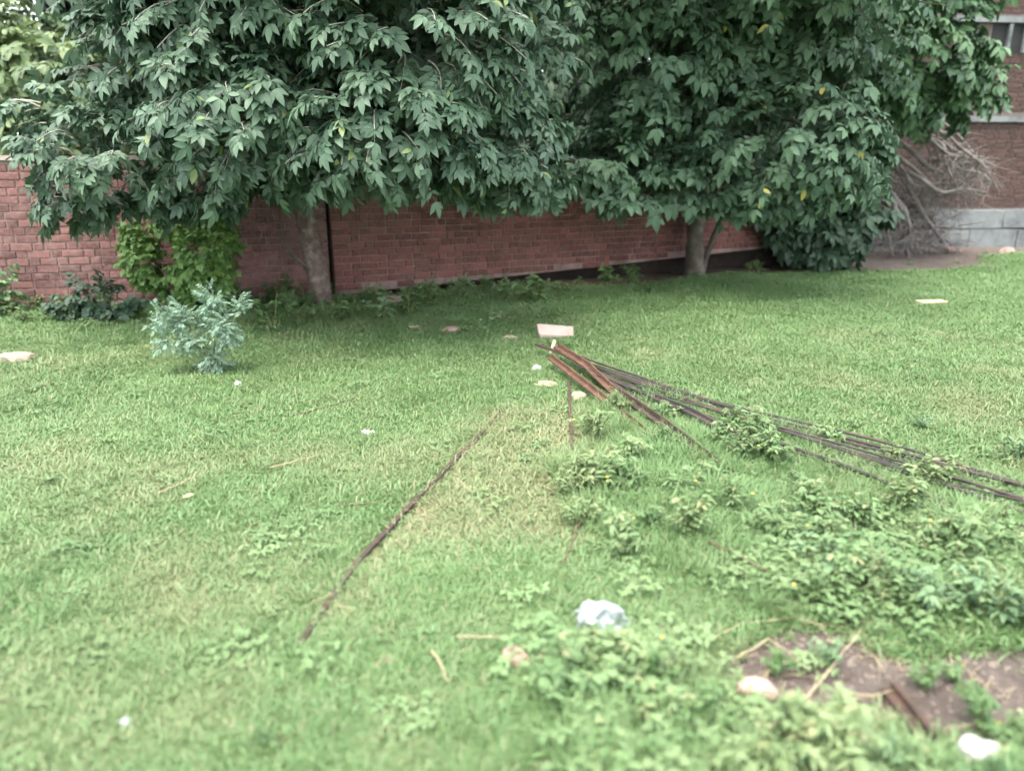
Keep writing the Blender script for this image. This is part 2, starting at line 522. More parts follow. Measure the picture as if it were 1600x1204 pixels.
TOP = 1.62
def wall_panel(p, q, label, base, seed, cores):
    fr, L = frame_of(p, q)
    w = thing('brick_wall', label, 'wall', fr.translation, fr.to_euler().z)
    zb = lambda x: base[0] + (base[1] - base[0]) * x / L          # where the brickwork starts
    core = MB()
    n = 24
    V, F = [], []
    for i in range(n + 1):
        x = L * i / n
        for (y, z) in ((0.011, max(zb(x) - 0.03, 0.0)), (0.011, TOP), (0.225, TOP), (0.225, max(zb(x) - 0.03, 0.0))):
            V.append((x, y, z))
    for i in range(n):
        for k in range(4):
            k2 = (k + 1) % 4
            F.append((i * 4 + k, i * 4 + 4 + k, i * 4 + 4 + k2, i * 4 + k2))
    F += [(0, 1, 2, 3), (n * 4 + 3, n * 4 + 2, n * 4 + 1, n * 4)]
    core.add(V, F)
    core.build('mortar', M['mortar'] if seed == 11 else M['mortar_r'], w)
    lay_bricks(w, fr, L, 0.004, TOP - 0.01, M['brick_lime_lit'] if seed == 11 else M['brick'], cores, seed, lambda x, z, l: z < zb(x) - 0.025 + (.09 * (float(vnoise(x * 2.2, seed)) - .35) if seed == 12 else 0))
    f = MB()
    V, F = [], []
    r = random.Random(seed + 9)
    for i in range(n + 1):
        x = L * i / n
        for (y, z) in ((0.15 + r.uniform(-.015, .015), -0.25), (0.17 + r.uniform(-.02, .02), zb(x) - 0.034), (0.21, zb(x) - 0.034), (0.21, -0.25)):
            V.append((x, y, z))
    for i in range(n):
        for k in range(4):
            k2 = (k + 1) % 4
            F.append((i * 4 + k, i * 4 + 4 + k, i * 4 + 4 + k2, i * 4 + k2))
    F += [(0, 1, 2, 3), (n * 4 + 3, n * 4 + 2, n * 4 + 1, n * 4)]
    f.add(V, F)
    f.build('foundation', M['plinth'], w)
    if seed == 11:
        filler = MB()
        filler.box((L + .02, 0.30, .75), (.4, .14, 1.74), 0)  # added behind the joint to block the sky and keep it dark
        filler.build('added_joint_filler', M['plinth'], w)
    c = MB()
    x = 0.0
    while x < L - 0.02:
        l = min(r.uniform(0.5, 0.9), L - x)
        c.box((x + l / 2, 0.115, TOP + 0.03 + r.uniform(-.006, .006)), (l - 0.004, 0.27 + r.uniform(-.02, .02), 0.055), 0, r.random(), jit=0.008)
        x += l
    c.build('coping', M['plaster'], w)
    return w

vis_l = lambda u, v: np.where((v > 235) & (v < 500), 1.0, 0.4)
vis_r = lambda u, v: np.where(v > 290, 1.0, 0.4)
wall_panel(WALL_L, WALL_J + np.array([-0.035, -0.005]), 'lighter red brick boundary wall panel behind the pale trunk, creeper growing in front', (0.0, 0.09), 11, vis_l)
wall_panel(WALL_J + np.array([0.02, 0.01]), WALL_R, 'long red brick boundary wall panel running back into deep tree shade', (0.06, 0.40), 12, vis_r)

# the brick house beyond
HB = [np.array([6.6, 14.75]), np.array([14.5, 15.55])]
hfr, hL = frame_of(*HB)
hs = thing('brick_building', 'brown brick building with grey concrete bands standing beyond the dead brushwood', 'building', hfr.translation, hfr.to_euler().z)
mb = MB()
mb.box((hL / 2, 3.012, 1.9), (hL, 6.0, 11.0), 0)
mb.build('house_body', M['mortar_b'], hs)
X0 = 2.25                                           # where the vent opening starts
def house_skip(x, z, l):
    if 2.30 < z < 2.50 - 0.06 or 2.44 < z < 2.52:
        return True
    return 4.04 < z < 4.18 or (3.52 < z < 4.06 and x + l > X0 - 0.35)
mb2 = MB()
lay_bricks(hs, hfr, hL, 0.78, 5.0, M['brick_b'], None, 31, house_skip)
for (z, h, nm, y0) in ((2.40, 0.10, 'concrete_band', -0.05), (4.11, 0.10, 'concrete_band', -0.07)):
    mb = MB(); mb.box((hL / 2, y0 + 0.08, z + 0.0), (hL, 0.2, h), 0); mb.build(nm, M['concrete'], hs)
op = MB(); op.box((X0 + 2.3, 0.005, 3.80), (4.6, 0.018, 0.49), 0)  # thin dark panel drawn as the shaded opening
opn = op.build('vent_shade_panel', M['vent_shade'], hs)
for k in range(11):
    mb = MB(); mb.box((X0 + 0.30 + k * 0.33, -0.045, 3.80), (0.06, 0.07, 0.485), 0, jit=0.003); mb.build('baluster', M['concrete'], opn)
mb = MB()
for k in range(8):
    mb = MB()
    mb.box((0.5 + k * 1.0, -0.08, 0.56 + random.uniform(-.01, .01)), (0.985, 0.2, 0.34), 0, jit=0.008)
    mb.build('concrete_block', M['concrete'], hs)
    mb = MB()
    mb.box((0.5 + k * 1.0 + 0.3, -0.11, 0.15 + random.uniform(-.01, .01)), (0.985, 0.26, 0.40), 0, jit=0.01)
    mb.build('concrete_block', M['concrete'], hs)

# ------------------------------------------------------------------ leaves and trees
def leaflet(base, d, n, L, W, droop, V, F):
    d, n = Vector(d).normalized(), Vector(n).normalized()
    s = d.cross(n).normalized()
    o = len(V)
    pt = lambda t, w, up: Vector(base) + d * (L * t) + s * (W * w) + n * (up * W - droop * L * t * t)
    V += [pt(0, 0, 0), pt(.2, -.33, .1), pt(.2, 0, 0), pt(.2, .33, .1), pt(.48, -.5, .14), pt(.48, 0, 0), pt(.48, .5, .14),
          pt(.77, -.32, .09), pt(.77, 0, 0), pt(.77, .32, .09), pt(1, 0, 0)]
    F += [(o, o + 2, o + 1), (o, o + 3, o + 2)]
    for q in (o + 1, o + 4):
        F += [(q, q + 4, q + 3), (q, q + 1, q + 4), (q + 1, q + 5, q + 4), (q + 1, q + 2, q + 5)]
    F += [(o + 7, o + 8, o + 10), (o + 8, o + 9, o + 10)]

def compound_leaf(seed, pairs=3, L=0.42, W=0.195, y0=0.16, y1=0.52, ang=58, droop=0.25):
    """pinnate leaf, unit length, stalk along +y, face +z"""
    r = random.Random(seed)
    V, F = [], []
    zc = lambda y: -0.20 * y * y
    for k in range(pairs):
        y = y0 + (y1 - y0) * k / max(pairs - 1, 1) + r.uniform(-.02, .02)
        for s in (-1, 1):
            a = R(ang + r.uniform(-12, 12) - 8 * k)
            d = (s * math.sin(a), math.cos(a), -0.15 + r.uniform(-.25, .1))
            n = (s * -0.25 + r.uniform(-.3, .3), r.uniform(-.25, .25), 1)
            leaflet((0, y, zc(y)), d, n, L * (0.78 + 0.11 * k) * r.uniform(.88, 1.1), W * (0.8 + 0.1 * k) * r.uniform(.9, 1.1), droop * r.uniform(.4, 1.5), V, F)
    y = y1 + 0.07
    leaflet((0, y, zc(y)), (r.uniform(-.12, .12), 1, -.35), (r.uniform(-.2, .2), .2, 1), L * 1.12, W * 1.12, droop, V, F)
    o = len(V)                                              # the stalk
    w = 0.008
    for yy in (0, 0.3, y):
        V += [Vector((-w, yy, zc(yy))), Vector((w, yy, zc(yy))), Vector((0, yy, zc(yy) - 1.6 * w))]
    for i in range(2):
        for a_, b_ in ((0, 1), (1, 2), (2, 0)):
            p = o + i * 3
            F += [(p + a_, p + b_, p + 3 + b_), (p + a_, p + 3 + b_, p + 3 + a_)]
    V = np.array([tuple(q) for q in V])
    tint = np.repeat(np.random.default_rng(seed).uniform(0, .22, pairs * 2 + 1), 11)
    return V, np.array(F), np.concatenate([tint, np.full(9, .2)])

KARANJ = [compound_leaf(100 + s, pairs=2 + (s % 2)) for s in range(6)]
BROAD = [compound_leaf(200 + s, pairs=2, L=0.5, W=0.28, droop=0.3) for s in range(5)]
FEATHER = [compound_leaf(300 + s, pairs=5, L=0.24, W=0.075, y0=0.12, y1=0.80, ang=62) for s in range(4)]
SMALLROUND = [compound_leaf(400 + s, pairs=2, L=0.42, W=0.40, droop=0.2, ang=65) for s in range(4)]

def frames(fwd, nrm):
    f = fwd / np.linalg.norm(fwd, axis=1)[:, None]
    rt = np.cross(f, nrm)
    rt /= np.linalg.norm(rt, axis=1)[:, None] + 1e-9
    n = np.cross(rt, f)
    return np.stack([rt, f, n], -1)                         # columns

def shoots(lobes, rg, per=9, dens=40, face=0.65, droop=0.5, shell=(0.5, 1.05), long_=1.0):
    """leafy shoots that fill blob-like masses: returns leaf positions, frames and the shoot polylines"""
    P, Fd, Nm, lines, shoot_tint = [], [], [], [], []
    for lb in lobes:
        c, r = np.array(lb[0], float), np.array(lb[1], float)
        n = max(int(dens * (r[0] * r[2] + r[1] * r[2] * .5) * (lb[2] if len(lb) > 2 else 1.0)), 6)
        for _ in range(n):
            d = rg.normal(size=3)
            d /= np.linalg.norm(d)
            if rg.random() < face and d[1] > 0.1:
                d[1] = -d[1]                                # most shoots on the open, lit side
            a = c + r * d * rg.uniform(shell[0] - .15, shell[0] + .2)
            e = c + r * d * rg.uniform(.82, shell[1]) + np.array([0, 0, .08])
            ln = np.linalg.norm(e - a)
            side = rg.normal(size=3) * .16 * ln
            pts = []
            for t in np.linspace(0, 1, 6):
                p = a + (e - a) * t + side * t * (1 - t) * 2
                p[2] -= droop * ln * t ** 2.2 * .8
                pts.append(p)
            pts = np.array(pts)
            lines.append(pts)
            k = max(int(per * rg.uniform(.75, 1.3)), 3)
            st_ = rg.random() ** 1.3
            for i in range(k):
                t = .12 + .88 * (i + rg.random() * .5) / k
                q = t * 5
                j = min(int(q), 4)
                p = pts[j] + (pts[j + 1] - pts[j]) * (q - j)
                tg = pts[j + 1] - pts[j]
                tg /= np.linalg.norm(tg) + 1e-9
                up = np.array([0, 0, 1.0]) + rg.normal(size=3) * .25
                sd = np.cross(tg, up)
                sd /= np.linalg.norm(sd) + 1e-9
                s = 1 if i % 2 else -1
                f = tg * rg.uniform(.35, .9) + sd * s * rg.uniform(.5, 1.1) + d * .35 + np.array([0, 0, -rg.uniform(.15, .85)])
                if i >= k - 1:
                    f = tg + np.array([0, 0, -.35])
                P.append(p)
                shoot_tint.append(st_)
                Fd.append(f * long_)
                Nm.append(up + d * .5 + rg.normal(size=3) * .36)
    P, Fd, Nm = np.array(P), np.array(Fd), np.array(Nm)
    shoots.tint = np.array(shoot_tint)
    return P, frames(Fd, Nm), lines

def grow(parent, P, Fr, variants, scale, mat, rg, part='leaf', n_parts=0, mass='crown', tints=None):
    """leaves of one plant: those that show largest as parts, the rest as one mass"""
    K = len(P)
    sc = scale * np.clip(rg.normal(1.0, .22, K), .5, 1.5)
    var = rg.integers(0, len(variants), K)
    tn = .62 * shoots.tint + rg.uniform(0, .28, K)
    chosen = np.zeros(K, bool)
    if n_parts:
        u, v, d = proj(P)
        ok = np.where((u > -10) & (u < 1610) & (v > -10) & (v < 1214) & (d > .3))[0]
        best = {}
        for i in ok[np.argsort(d[ok])]:
            best.setdefault((int(u[i] // 26), int(v[i] // 26)), []).append(i)
        first = [q[0] for q in best.values()] + [q[1] for q in best.values() if len(q) > 1]
        first.sort(key=lambda i: -sc[i] / d[i])
        chosen[first[:n_parts]] = True
    meshes = []
    for (V, F, T) in variants:
        meshes.append(tri_mesh(part, V, F, T, mat))
    base = np.array(parent.location)
    VV, FF, TT = [], [], []
    o = 0
    for k, (V, F, T) in enumerate(variants):
        sel = np.where((var == k) & ~chosen)[0]
        if len(sel) == 0:
            continue
        A = np.einsum('kij,nj->kni', Fr[sel] * sc[sel][:, None, None], V) + (P[sel] - base)[:, None, :]
        n = len(V)
        VV.append(A.reshape(-1, 3))
        FF.append((F[None] + (np.arange(len(sel)) * n)[:, None, None]).reshape(-1, 3) + o)
        TT.append((T[None] + tn[sel][:, None]).ravel())
        o += n * len(sel)
    if VV:
        link(mass, tri_mesh(mass, np.concatenate(VV), np.concatenate(FF), np.concatenate(TT), mat), parent, 'stuff')
    for i in np.where(chosen)[0]:
        ob = link(part, meshes[var[i]], parent)
        mt = Matrix(Fr[i].tolist()).to_4x4() @ Matrix.Scale(sc[i], 4)
        ob.matrix_local = Matrix.Translation(P[i] - base) @ mt

def twigs(parent, lines, mat, r0, r1, name='twig_mass', every=1):
    mb = MB()
    base = Vector(parent.location)
    for ln in lines[::every]:
        mb.tube([Vector(p) - base for p in ln], np.linspace(r0, r1, len(ln)), 4, random.random(), cap=False)
    mb.build(name, mat, parent, True, 'stuff')

def woody(parent, name, pts, radii, mat, sides=10, lump=0.10, seed=0):
    """trunk or limb: a bumpy tapered tube along world points"""
    base = Vector(parent.location)
    P = [Vector(p) - base for p in pts]
    fine, rad = [], []
    n = len(P)
    for i in range(n - 1):                                   # Catmull-Rom
        p0, p1, p2, p3 = P[max(i - 1, 0)], P[i], P[i + 1], P[min(i + 2, n - 1)]
        for t in np.linspace(0, 1, 6, endpoint=(i == n - 2)):
            fine.append(0.5 * ((2 * p1) + (p2 - p0) * t + (2 * p0 - 5 * p1 + 4 * p2 - p3) * t * t + (3 * p1 - p0 - 3 * p2 + p3) * t ** 3))
            rad.append(radii[i] + (radii[i + 1] - radii[i]) * t)
    r = random.Random(seed)
    rad = [q * (1 + r.uniform(-lump, lump)) for q in rad]
    mb = MB()
    mb.tube(fine, rad, sides)
    V = mb.v[0]
    V += (np.random.default_rng(seed).normal(size=V.shape)) * np.repeat(rad, sides)[:, None] * 0.05
    return mb.build(name, mat, parent, True)

def lobe(px, py, depth, rx, rz, ry=None, w=1.0):
    c = at_depth(px, py, depth)
    k = depth / FPX
    a, bz = rx * k, rz * k
    return (tuple(c), (a, ry if ry else (a + bz) / 2, bz), w)

# --- the near tree whose crown fills the upper left
t1 = at(503, 474)
tree1 = thing('karanj_tree', 'big glossy leaved tree with a pale mottled trunk standing before the wall joint', 'tree', t1)
x0, y0 = t1.x, t1.y
trunk1 = woody(tree1, 'trunk', [(x0 + .02, y0, -.08), (x0, y0, .05), (x0 - .05, y0, .5), (x0 - .12, y0 + .02, 1.0), (x0 - .17, y0 - .02, 1.6), (x0 - .1, y0, 2.3), (x0, y0, 3.4)],
               [.175, .135, .118, .113, .11, .10, .06], M['bark_pale'], 14, .06, 1)
for k, (e, m_) in enumerate([((-3.9, 7.2, 2.4), .5), ((-1.4, 6.9, 2.6), .5), ((0.0, 7.6, 2.5), .4), ((-2.6, 6.6, 3.2), .6), ((-3.2, 9.8, 3.6), .5), ((-1.0, 9.6, 3.8), .5)]):
    s = Vector((x0 - .15, y0, 1.5 + .12 * k))
    e = Vector(e)
    woody(tree1, 'limb', [s, s.lerp(e, .35) + Vector((0, 0, .35)), s.lerp(e, .75) + Vector((0, 0, .3)), e], [.07, .05, .03, .012], M['bark_pale'], 7, .06, 20 + k)
woody(tree1, 'limb', [(x0 - .08, y0 - .1, .42), (x0 - .28, y0 - .12, .62), (x0 - .36, y0 - .14, .9), (x0 - .38, y0 - .1, 1.3)], [.018, .015, .012, .008], M['bark_dark'], 6, .06, 40)
L1 = [lobe(600, 185, 6.5, 165, 110), lobe(380, 175, 6.7, 165, 125), lobe(770, 205, 7.1, 105, 105), lobe(640, 40, 6.7, 200, 125), lobe(380, 10, 6.9, 190, 120),
      lobe(165, 245, 7.1, 125, 80, w=.85), lobe(120, 170, 7.5, 120, 75, w=.35), lobe(815, 50, 7.7, 95, 115), lobe(315, 275, 7.2, 85, 55), lobe(585, 265, 6.6, 85, 42, w=1.3),
      lobe(765, 280, 7.0, 75, 48, w=1.2), lobe(455, 270, 7.3, 75, 40), lobe(840, 285, 7.4, 45, 40, w=1.2), lobe(690, 275, 7.0, 60, 36, w=1.2), lobe(270, 300, 7.4, 60, 40, w=1.2), lobe(400, 282, 7.3, 60, 34, w=1.2), lobe(130, 318, 7.3, 65, 35, w=1.2), lobe(520, -120, 6.9, 330, 120), lobe(235, 80, 7.3, 95, 100, w=.8), ((-2.2, 7.4, 4.3), (2.2, 1.5, .9), .5),  # last lobe: added overhead, out of view, to shade the wall
      ((-2.2, 8.9, 3.7), (2.7, 1.7, 1.7), .55), ((-2.0, 8.3, 4.6), (2.2, 1.8, 1.2), .5), ((-2.4, 8.6, 2.4), (2.3, .9, .8), .8), ((-.6, 8.6, 2.4), (1.2, .9, .8), .8)]
rg = np.random.default_rng(41)
P, Fr, ln = shoots(L1, rg, per=13, dens=78, droop=.55)
grow(tree1, P, Fr, KARANJ, 0.205, M['karanj'], rg, n_parts=300)
twigs(tree1, ln, M['twig'], .009, .0035)

# --- second tree, deeper in the shade
t2 = at(1086, 430)
tree2 = thing('shade_tree', 'dense dark green tree on a slim grey trunk farther along the wall', 'tree', t2)
x0, y0 = t2.x, t2.y
woody(tree2, 'trunk', [(x0, y0, -.1), (x0 - .02, y0, .15), (x0 - .04, y0, .6), (x0 - .02, y0, 1.1), (x0 + .06, y0 + .1, 2.0), (x0 + .1, y0, 3.6)], [.19, .135, .12, .125, .11, .05], M['bark_dark'], 12, .07, 2)
woody(tree2, 'trunk', [(x0 + .10, y0 + .12, -.1), (x0 + .18, y0 + .12, .3), (x0 + .33, y0 + .12, .75), (x0 + .5, y0 + .1, 1.3), (x0 + .9, y0, 2.3)], [.06, .045, .04, .036, .02], M['bark_dark'], 9, .07, 3)
for k, e in enumerate([(1.6, 9.6, 2.6), (3.6, 9.6, 2.0), (4.0, 10.3, 3.2), (2.0, 11.5, 3.6), (1.2, 9.4, 1.8)]):
    s = Vector((x0 + .05, y0 + .05, 1.5 + .15 * k))
    e = Vector(e)
    woody(tree2, 'limb', [s, s.lerp(e, .4) + Vector((0, 0, .3)), s.lerp(e, .8) + Vector((0, 0, .2)), e], [.06, .045, .03, .012], M['bark_dark'], 7, .06, 60 + k)
L2 = [lobe(1235, 215, 9.0, 145, 110, w=1.1), lobe(1320, 260, 9.2, 62, 70), lobe(1010, 90, 9.4, 135, 115), lobe(1190, 40, 9.8, 150, 95), lobe(945, 255, 9.1, 85, 55, w=1.2),
      lobe(1060, 275, 9.3, 70, 45, w=1.1), lobe(870, 280, 9.0, 60, 38, w=1.3), lobe(985, 295, 9.0, 70, 32, w=1.5), lobe(1085, 270, 9.5, 60, 42, w=1.3), lobe(1200, 300, 9.2, 75, 36, w=1.4), lobe(1000, 230, 10.0, 120, 60),  lobe(1050, 190, 9.8, 70, 70, w=.7), lobe(1150, 295, 9.2, 60, 35), lobe(1300, 60, 10.4, 110, 90), lobe(1100, -90, 9.8, 260, 110),
      ((2.4, 9.0, 3.9), (2.5, 1.8, .9), .8), ((2.6, 11.3, 3.3), (2.6, 1.5, 1.6), .5), ((2.9, 10.6, 4.6), (2.4, 1.6, 1.3), .45), ((2.3, 10.9, 2.3), (2.0, .8, .7), .7)]  # first lobe: unseen overhead canopy added to darken the wall
rg = np.random.default_rng(42)
P, Fr, ln = shoots(L2, rg, per=11, dens=62, droop=.5)
grow(tree2, P, Fr, BROAD, 0.205, M['tree_b'], rg, n_parts=300)
twigs(tree2, ln, M['bark_dark'], .010, .004, every=2)

# --- third tree, arching over the dead brushwood beside the building
t3 = (6.3, 13.9, float(gz(6.3, 13.9)))
tree3 = thing('leaning_tree', 'mid green tree arching over the dead branches beside the brick building', 'tree', t3)
woody(tree3, 'trunk', [(6.3, 13.9, -.1), (6.3, 13.85, .9), (6.45, 13.7, 2.0), (6.7, 13.3, 3.2), (7.0, 12.9, 4.2)], [.15, .12, .11, .08, .04], M['bark_dark'], 10, .07, 5)
woody(tree3, 'limb', [(6.6, 13.5, 2.3), (7.2, 13.0, 2.7), (7.9, 12.7, 2.9)], [.05, .035, .015], M['bark_dark'], 7, .06, 70)
L3 = [lobe(1430, 75, 12.0, 105, 95), lobe(1340, 40, 11.6, 95, 80), lobe(1490, 130, 12.3, 70, 60), lobe(1395, 150, 12.5, 85, 50), lobe(1460, 0, 12.0, 90, 70), lobe(1290, 120, 12.2, 80, 90), lobe(1390, -90, 12.2, 170, 90)]
rg = np.random.default_rng(43)
P, Fr, ln = shoots(L3, rg, per=10, dens=46, droop=.45)
grow(tree3, P, Fr, BROAD, 0.24, M['tree_c'], rg, n_parts=200)
twigs(tree3, ln, M['bark_dark'], .010, .004, every=2)

# --- trees beyond the wall
def back_tree(label, loc, lobes, mat, seed, scale, dens, name='garden_tree', n_parts=0):
    t = thing(name, label, 'tree', (loc[0], loc[1], float(gz(loc[0], loc[1]))), group='trees beyond the wall')
    woody(t, 'trunk', [(loc[0], loc[1], -.1), (loc[0] + .05, loc[1], 1.2), (loc[0] - .05, loc[1], 2.6), (loc[0], loc[1], 4.2)], [.17, .13, .11, .05], M['bark_dark'], 9, .07, seed)
    rg = np.random.default_rng(seed)
    P, Fr, ln = shoots(lobes, rg, per=8, dens=dens, droop=.4)
    grow(t, P, Fr, BROAD, scale, mat, rg, n_parts=n_parts)
    return t
back_tree('yellowish green tree showing over the wall at its lit end', (-8.6, 12.6),
          [lobe(40, 210, 11.5, 120, 70), lobe(-60, 130, 11.5, 120, 110), lobe(60, 85, 12.5, 80, 45), lobe(0, 20, 12.5, 60, 60), lobe(150, 140, 13, 90, 90), lobe(90, 120, 11.4, 110, 70), lobe(30, 60, 11.8, 90, 50), lobe(110, 195, 11.3, 110, 50), lobe(-160, 200, 12, 120, 90)], M['tree_d'], 51, .26, 60, n_parts=120)
back_tree('dark tree behind the wall between the two big crowns', (0.2, 14.0),
          [((-.2, 13.6, 3.0), (1.9, 1.2, 1.5)), ((.3, 13.6, 4.6), (2.0, 1.3, 1.2)), ((1.8, 14.4, 3.6), (1.4, 1.0, 1.6)), ((.6, 13.4, 1.9), (2.2, .8, .7))], M['bush_dark'], 52, .50, 26)
back_tree('dark tree behind the wall back of the glossy crown', (-4.2, 13.0),
          [((-4.3, 12.6, 3.2), (2.0, 1.2, 1.5)), ((-3.6, 12.8, 4.8), (2.2, 1.3, 1.2)), ((-2.2, 13.2, 3.4), (1.3, 1.0, 1.4)), ((-3.4, 12.4, 2.0), (2.4, .8, .7)), ((-6.0, 12.8, 4.6), (1.3, .8, 1.3))], M['bush_dark'], 53, .50, 26)
back_tree('dark tree behind the wall end near the building', (5.2, 15.8),
          [((5.0, 15.2, 3.0), (1.9, 1.0, 1.7)), ((4.2, 15.6, 4.8), (2.2, 1.2, 1.4)), ((3.0, 15.2, 3.2), (1.5, 1.0, 1.5))], M['bush_dark'], 54, .50, 26)

# ------------------------------------------------------------------ bushes, creeper, dead brushwood
def bush(name, label, cat, base, lobes, variants, scale, mat, seed, dens, n_parts=40, stems=7, per=8, droop=.25, face=.5, mass='foliage', stem_mat=None):
    t = thing(name, label, cat, base)
    rg = np.random.default_rng(seed)
    P, Fr, ln = shoots(lobes, rg, per=per, dens=dens, droop=droop, face=face)
    P[:, 2] = np.maximum(P[:, 2], base[2] + .02)
    grow(t, P, Fr, variants, scale, mat, rg, n_parts=n_parts, mass=mass)
    b = Vector(base)
    for k in range(stems):
        lb = lobes[k % len(lobes)]
        e = Vector(lb[0]) + Vector(rg.normal(size=3) * .3 * np.array(lb[1]))
        mb = MB()
        p0 = Vector((rg.normal() * .05, rg.normal() * .05, -.03))
        e = e - b
        mb.tube([p0, p0.lerp(e, .4) + Vector((0, 0, .1 * e.length)), e], [.016 * (.5 + scale * 3), .01, .004], 5)
        mb.build('stem', stem_mat or M['bark_dark'], t, True)
    twigs(t, ln, stem_mat or M['bark_dark'], .004, .002, every=2)
    return t

pb = at(1297, 421)
bush('bush', 'dark rounded bush growing down to bare earth at the wall end', 'bush', pb,
     [lobe(1285, 352, pb.y, 68, 55), lobe(1330, 335, pb.y - .2, 42, 66), lobe(1240, 365, pb.y - .15, 36, 40), lobe(1290, 300, pb.y - .1, 75, 50), lobe(1275, 395, pb.y - .1, 45, 16), lobe(1215, 330, pb.y - .3, 40, 26)], BROAD, .24, M['bush_dark'], 81, 95, 120)
pl = at(165, 500)
bush('bush', 'low dark bush against the lit brick wall at its foot', 'bush', pl,
     [lobe(150, 468, pl.y, 40, 32), lobe(115, 482, pl.y, 30, 22), lobe(185, 485, pl.y, 28, 20)], SMALLROUND, .13, M['bush_dark'], 82, 160, 60)
pf = at(-5, 492)
bush('bush', 'pale hazy bush at the outer end of the lit wall', 'bush', pf,
     [lobe(-10, 455, pf.y, 38, 38), lobe(10, 475, pf.y, 26, 20)], SMALLROUND, .11, M['weed_b'], 83, 160, 30)
pc = at(305, 492)
bush('creeper', 'yellow green leafy creeper hanging in front of the brick wall', 'creeper', pc,
     [lobe(225, 405, pc.y + .15, 30, 38), lobe(320, 420, pc.y, 48, 62), lobe(345, 385, pc.y + .1, 28, 45), lobe(250, 488, pc.y - .1, 34, 22), lobe(330, 470, pc.y - .1, 40, 30), lobe(285, 350, pc.y + .2, 50, 28), lobe(340, 345, pc.y + .15, 30, 30), lobe(215, 375, pc.y + .2, 24, 26), lobe(235, 440, pc.y + .1, 22, 20), lobe(270, 440, pc.y + .15, 30, 30)],
     SMALLROUND, .10, M['creeper'], 84, 520, 200, stems=9, per=8, droop=.5, face=.6)
pg = at(338, 584)
bush('shrub', 'pale blue green feathery shrub on the lawn in front of the creeper', 'shrub', pg,
     [lobe(338, 568, pg.y, 20, 14, w=2), lobe(318, 545, pg.y, 36, 15, w=1.5), lobe(258, 505, pg.y + .05, 18, 15, w=2), lobe(295, 505, pg.y, 24, 20, w=1.3), lobe(334, 478, pg.y, 9, 20, w=3), lobe(372, 486, pg.y, 15, 6, w=3),
      lobe(352, 522, pg.y - .05, 18, 26, w=1.5), lobe(272, 540, pg.y - .05, 18, 10, w=2), lobe(312, 515, pg.y + .1, 30, 18)],
     FEATHER, .088, M['glaucous'], 85, 640, 200, stems=9, per=7, droop=.12, face=.55, stem_mat=M['stem'])

hb = at(1425, 398)
heap = thing('brushwood_heap', 'grey heap of dead branches piled beside the brick building', 'brushwood', hb)
rb = random.Random(5)
def heap_branch(a, mid, e, r0, r1, name='branch'):
    woody(heap, name, [a, a.lerp(mid, .5) + Vector((rb.uniform(-.1, .1), rb.uniform(-.1, .1), .06)), mid, mid.lerp(e, .5) + Vector((rb.uniform(-.1, .1), rb.uniform(-.1, .1), .05)), e], [r0, r0 * .9, r0 * .75, (r0 * .5 + r1) / 1.5, r1], M['deadwood'], 6, .1, rb.randint(0, 999))
HP = [((1345, 160), (1430, 172), (1480, 215)), ((1360, 190), (1420, 205), (1545, 262)), ((1380, 195), (1470, 225), (1500, 300)), ((1350, 205), (1400, 240), (1480, 310)),
      ((1390, 215), (1450, 260), (1475, 290)), ((1370, 240), (1430, 290), (1500, 290)), ((1400, 180), (1480, 240), (1555, 258)), ((1395, 260), (1430, 310), (1470, 380)),
      ((1375, 280), (1400, 330), (1415, 400)), ((1390, 250), (1440, 330), (1480, 385)), ((1360, 300), (1385, 350), (1395, 402)), ((1405, 300), (1450, 350), (1500, 392)),
      ((1350, 170), (1365, 250), (1380, 330)), ((1410, 190), (1440, 210), (1465, 260)), ((1430, 200), (1490, 235), (1520, 320)), ((1385, 330), (1430, 372), (1470, 398)),
      ((1340, 230), (1390, 290), (1440, 360)), ((1420, 270), (1470, 300), (1540, 300)), ((1440, 200), (1500, 230), (1560, 300)), ((1400, 175), (1470, 190), (1530, 250)), ((1450, 250), (1500, 265), (1552, 285)), ((1380, 300), (1420, 350), (1440, 400)), ((1365, 260), (1405, 320), (1425, 390)), ((1440, 330), (1460, 310), (1530, 270))]
tips = []
for (a, m_, e) in HP:
    y = hb.y + rb.uniform(-.5, .3)
    A, Mi, E = at_depth(*a, y), at_depth(*m_, y - rb.uniform(0, .5)), at_depth(*e, y - rb.uniform(-.2, .5))
    for q in (A, Mi, E):
        q.z = max(q.z, .05)
    heap_branch(A, Mi, E, rb.uniform(.03, .055), .011)
    tips.append((A, Mi, E))
mb = MB()
for _ in range(1300):
    A, Mi, E = rb.choice(tips)
    s = A.lerp(Mi, rb.random()) if rb.random() < .4 else Mi.lerp(E, rb.random())
    if rb.random() < .35:
        s = Vector((hb.x + rb.gauss(-.15, .35), hb.y + rb.gauss(0, .3), rb.uniform(.05, 1.3)))
    d = Vector((rb.uniform(-.7, .8), rb.uniform(-.6, .6), rb.uniform(-1, .5))).normalized() * rb.uniform(.2, .65)
    p = [s - hb, s + d * .5 + Vector((rb.uniform(-.06, .06), 0, rb.uniform(0, .08))) - hb, s + d - hb]
    p = [Vector((q.x, q.y, max(q.z, .01))) for q in p]
    mb.tube(p, [.009, .006, .003], 4, rb.random(), cap=False)
mb.build('twig_tangle', M['deadwood'], heap, True, 'stuff')

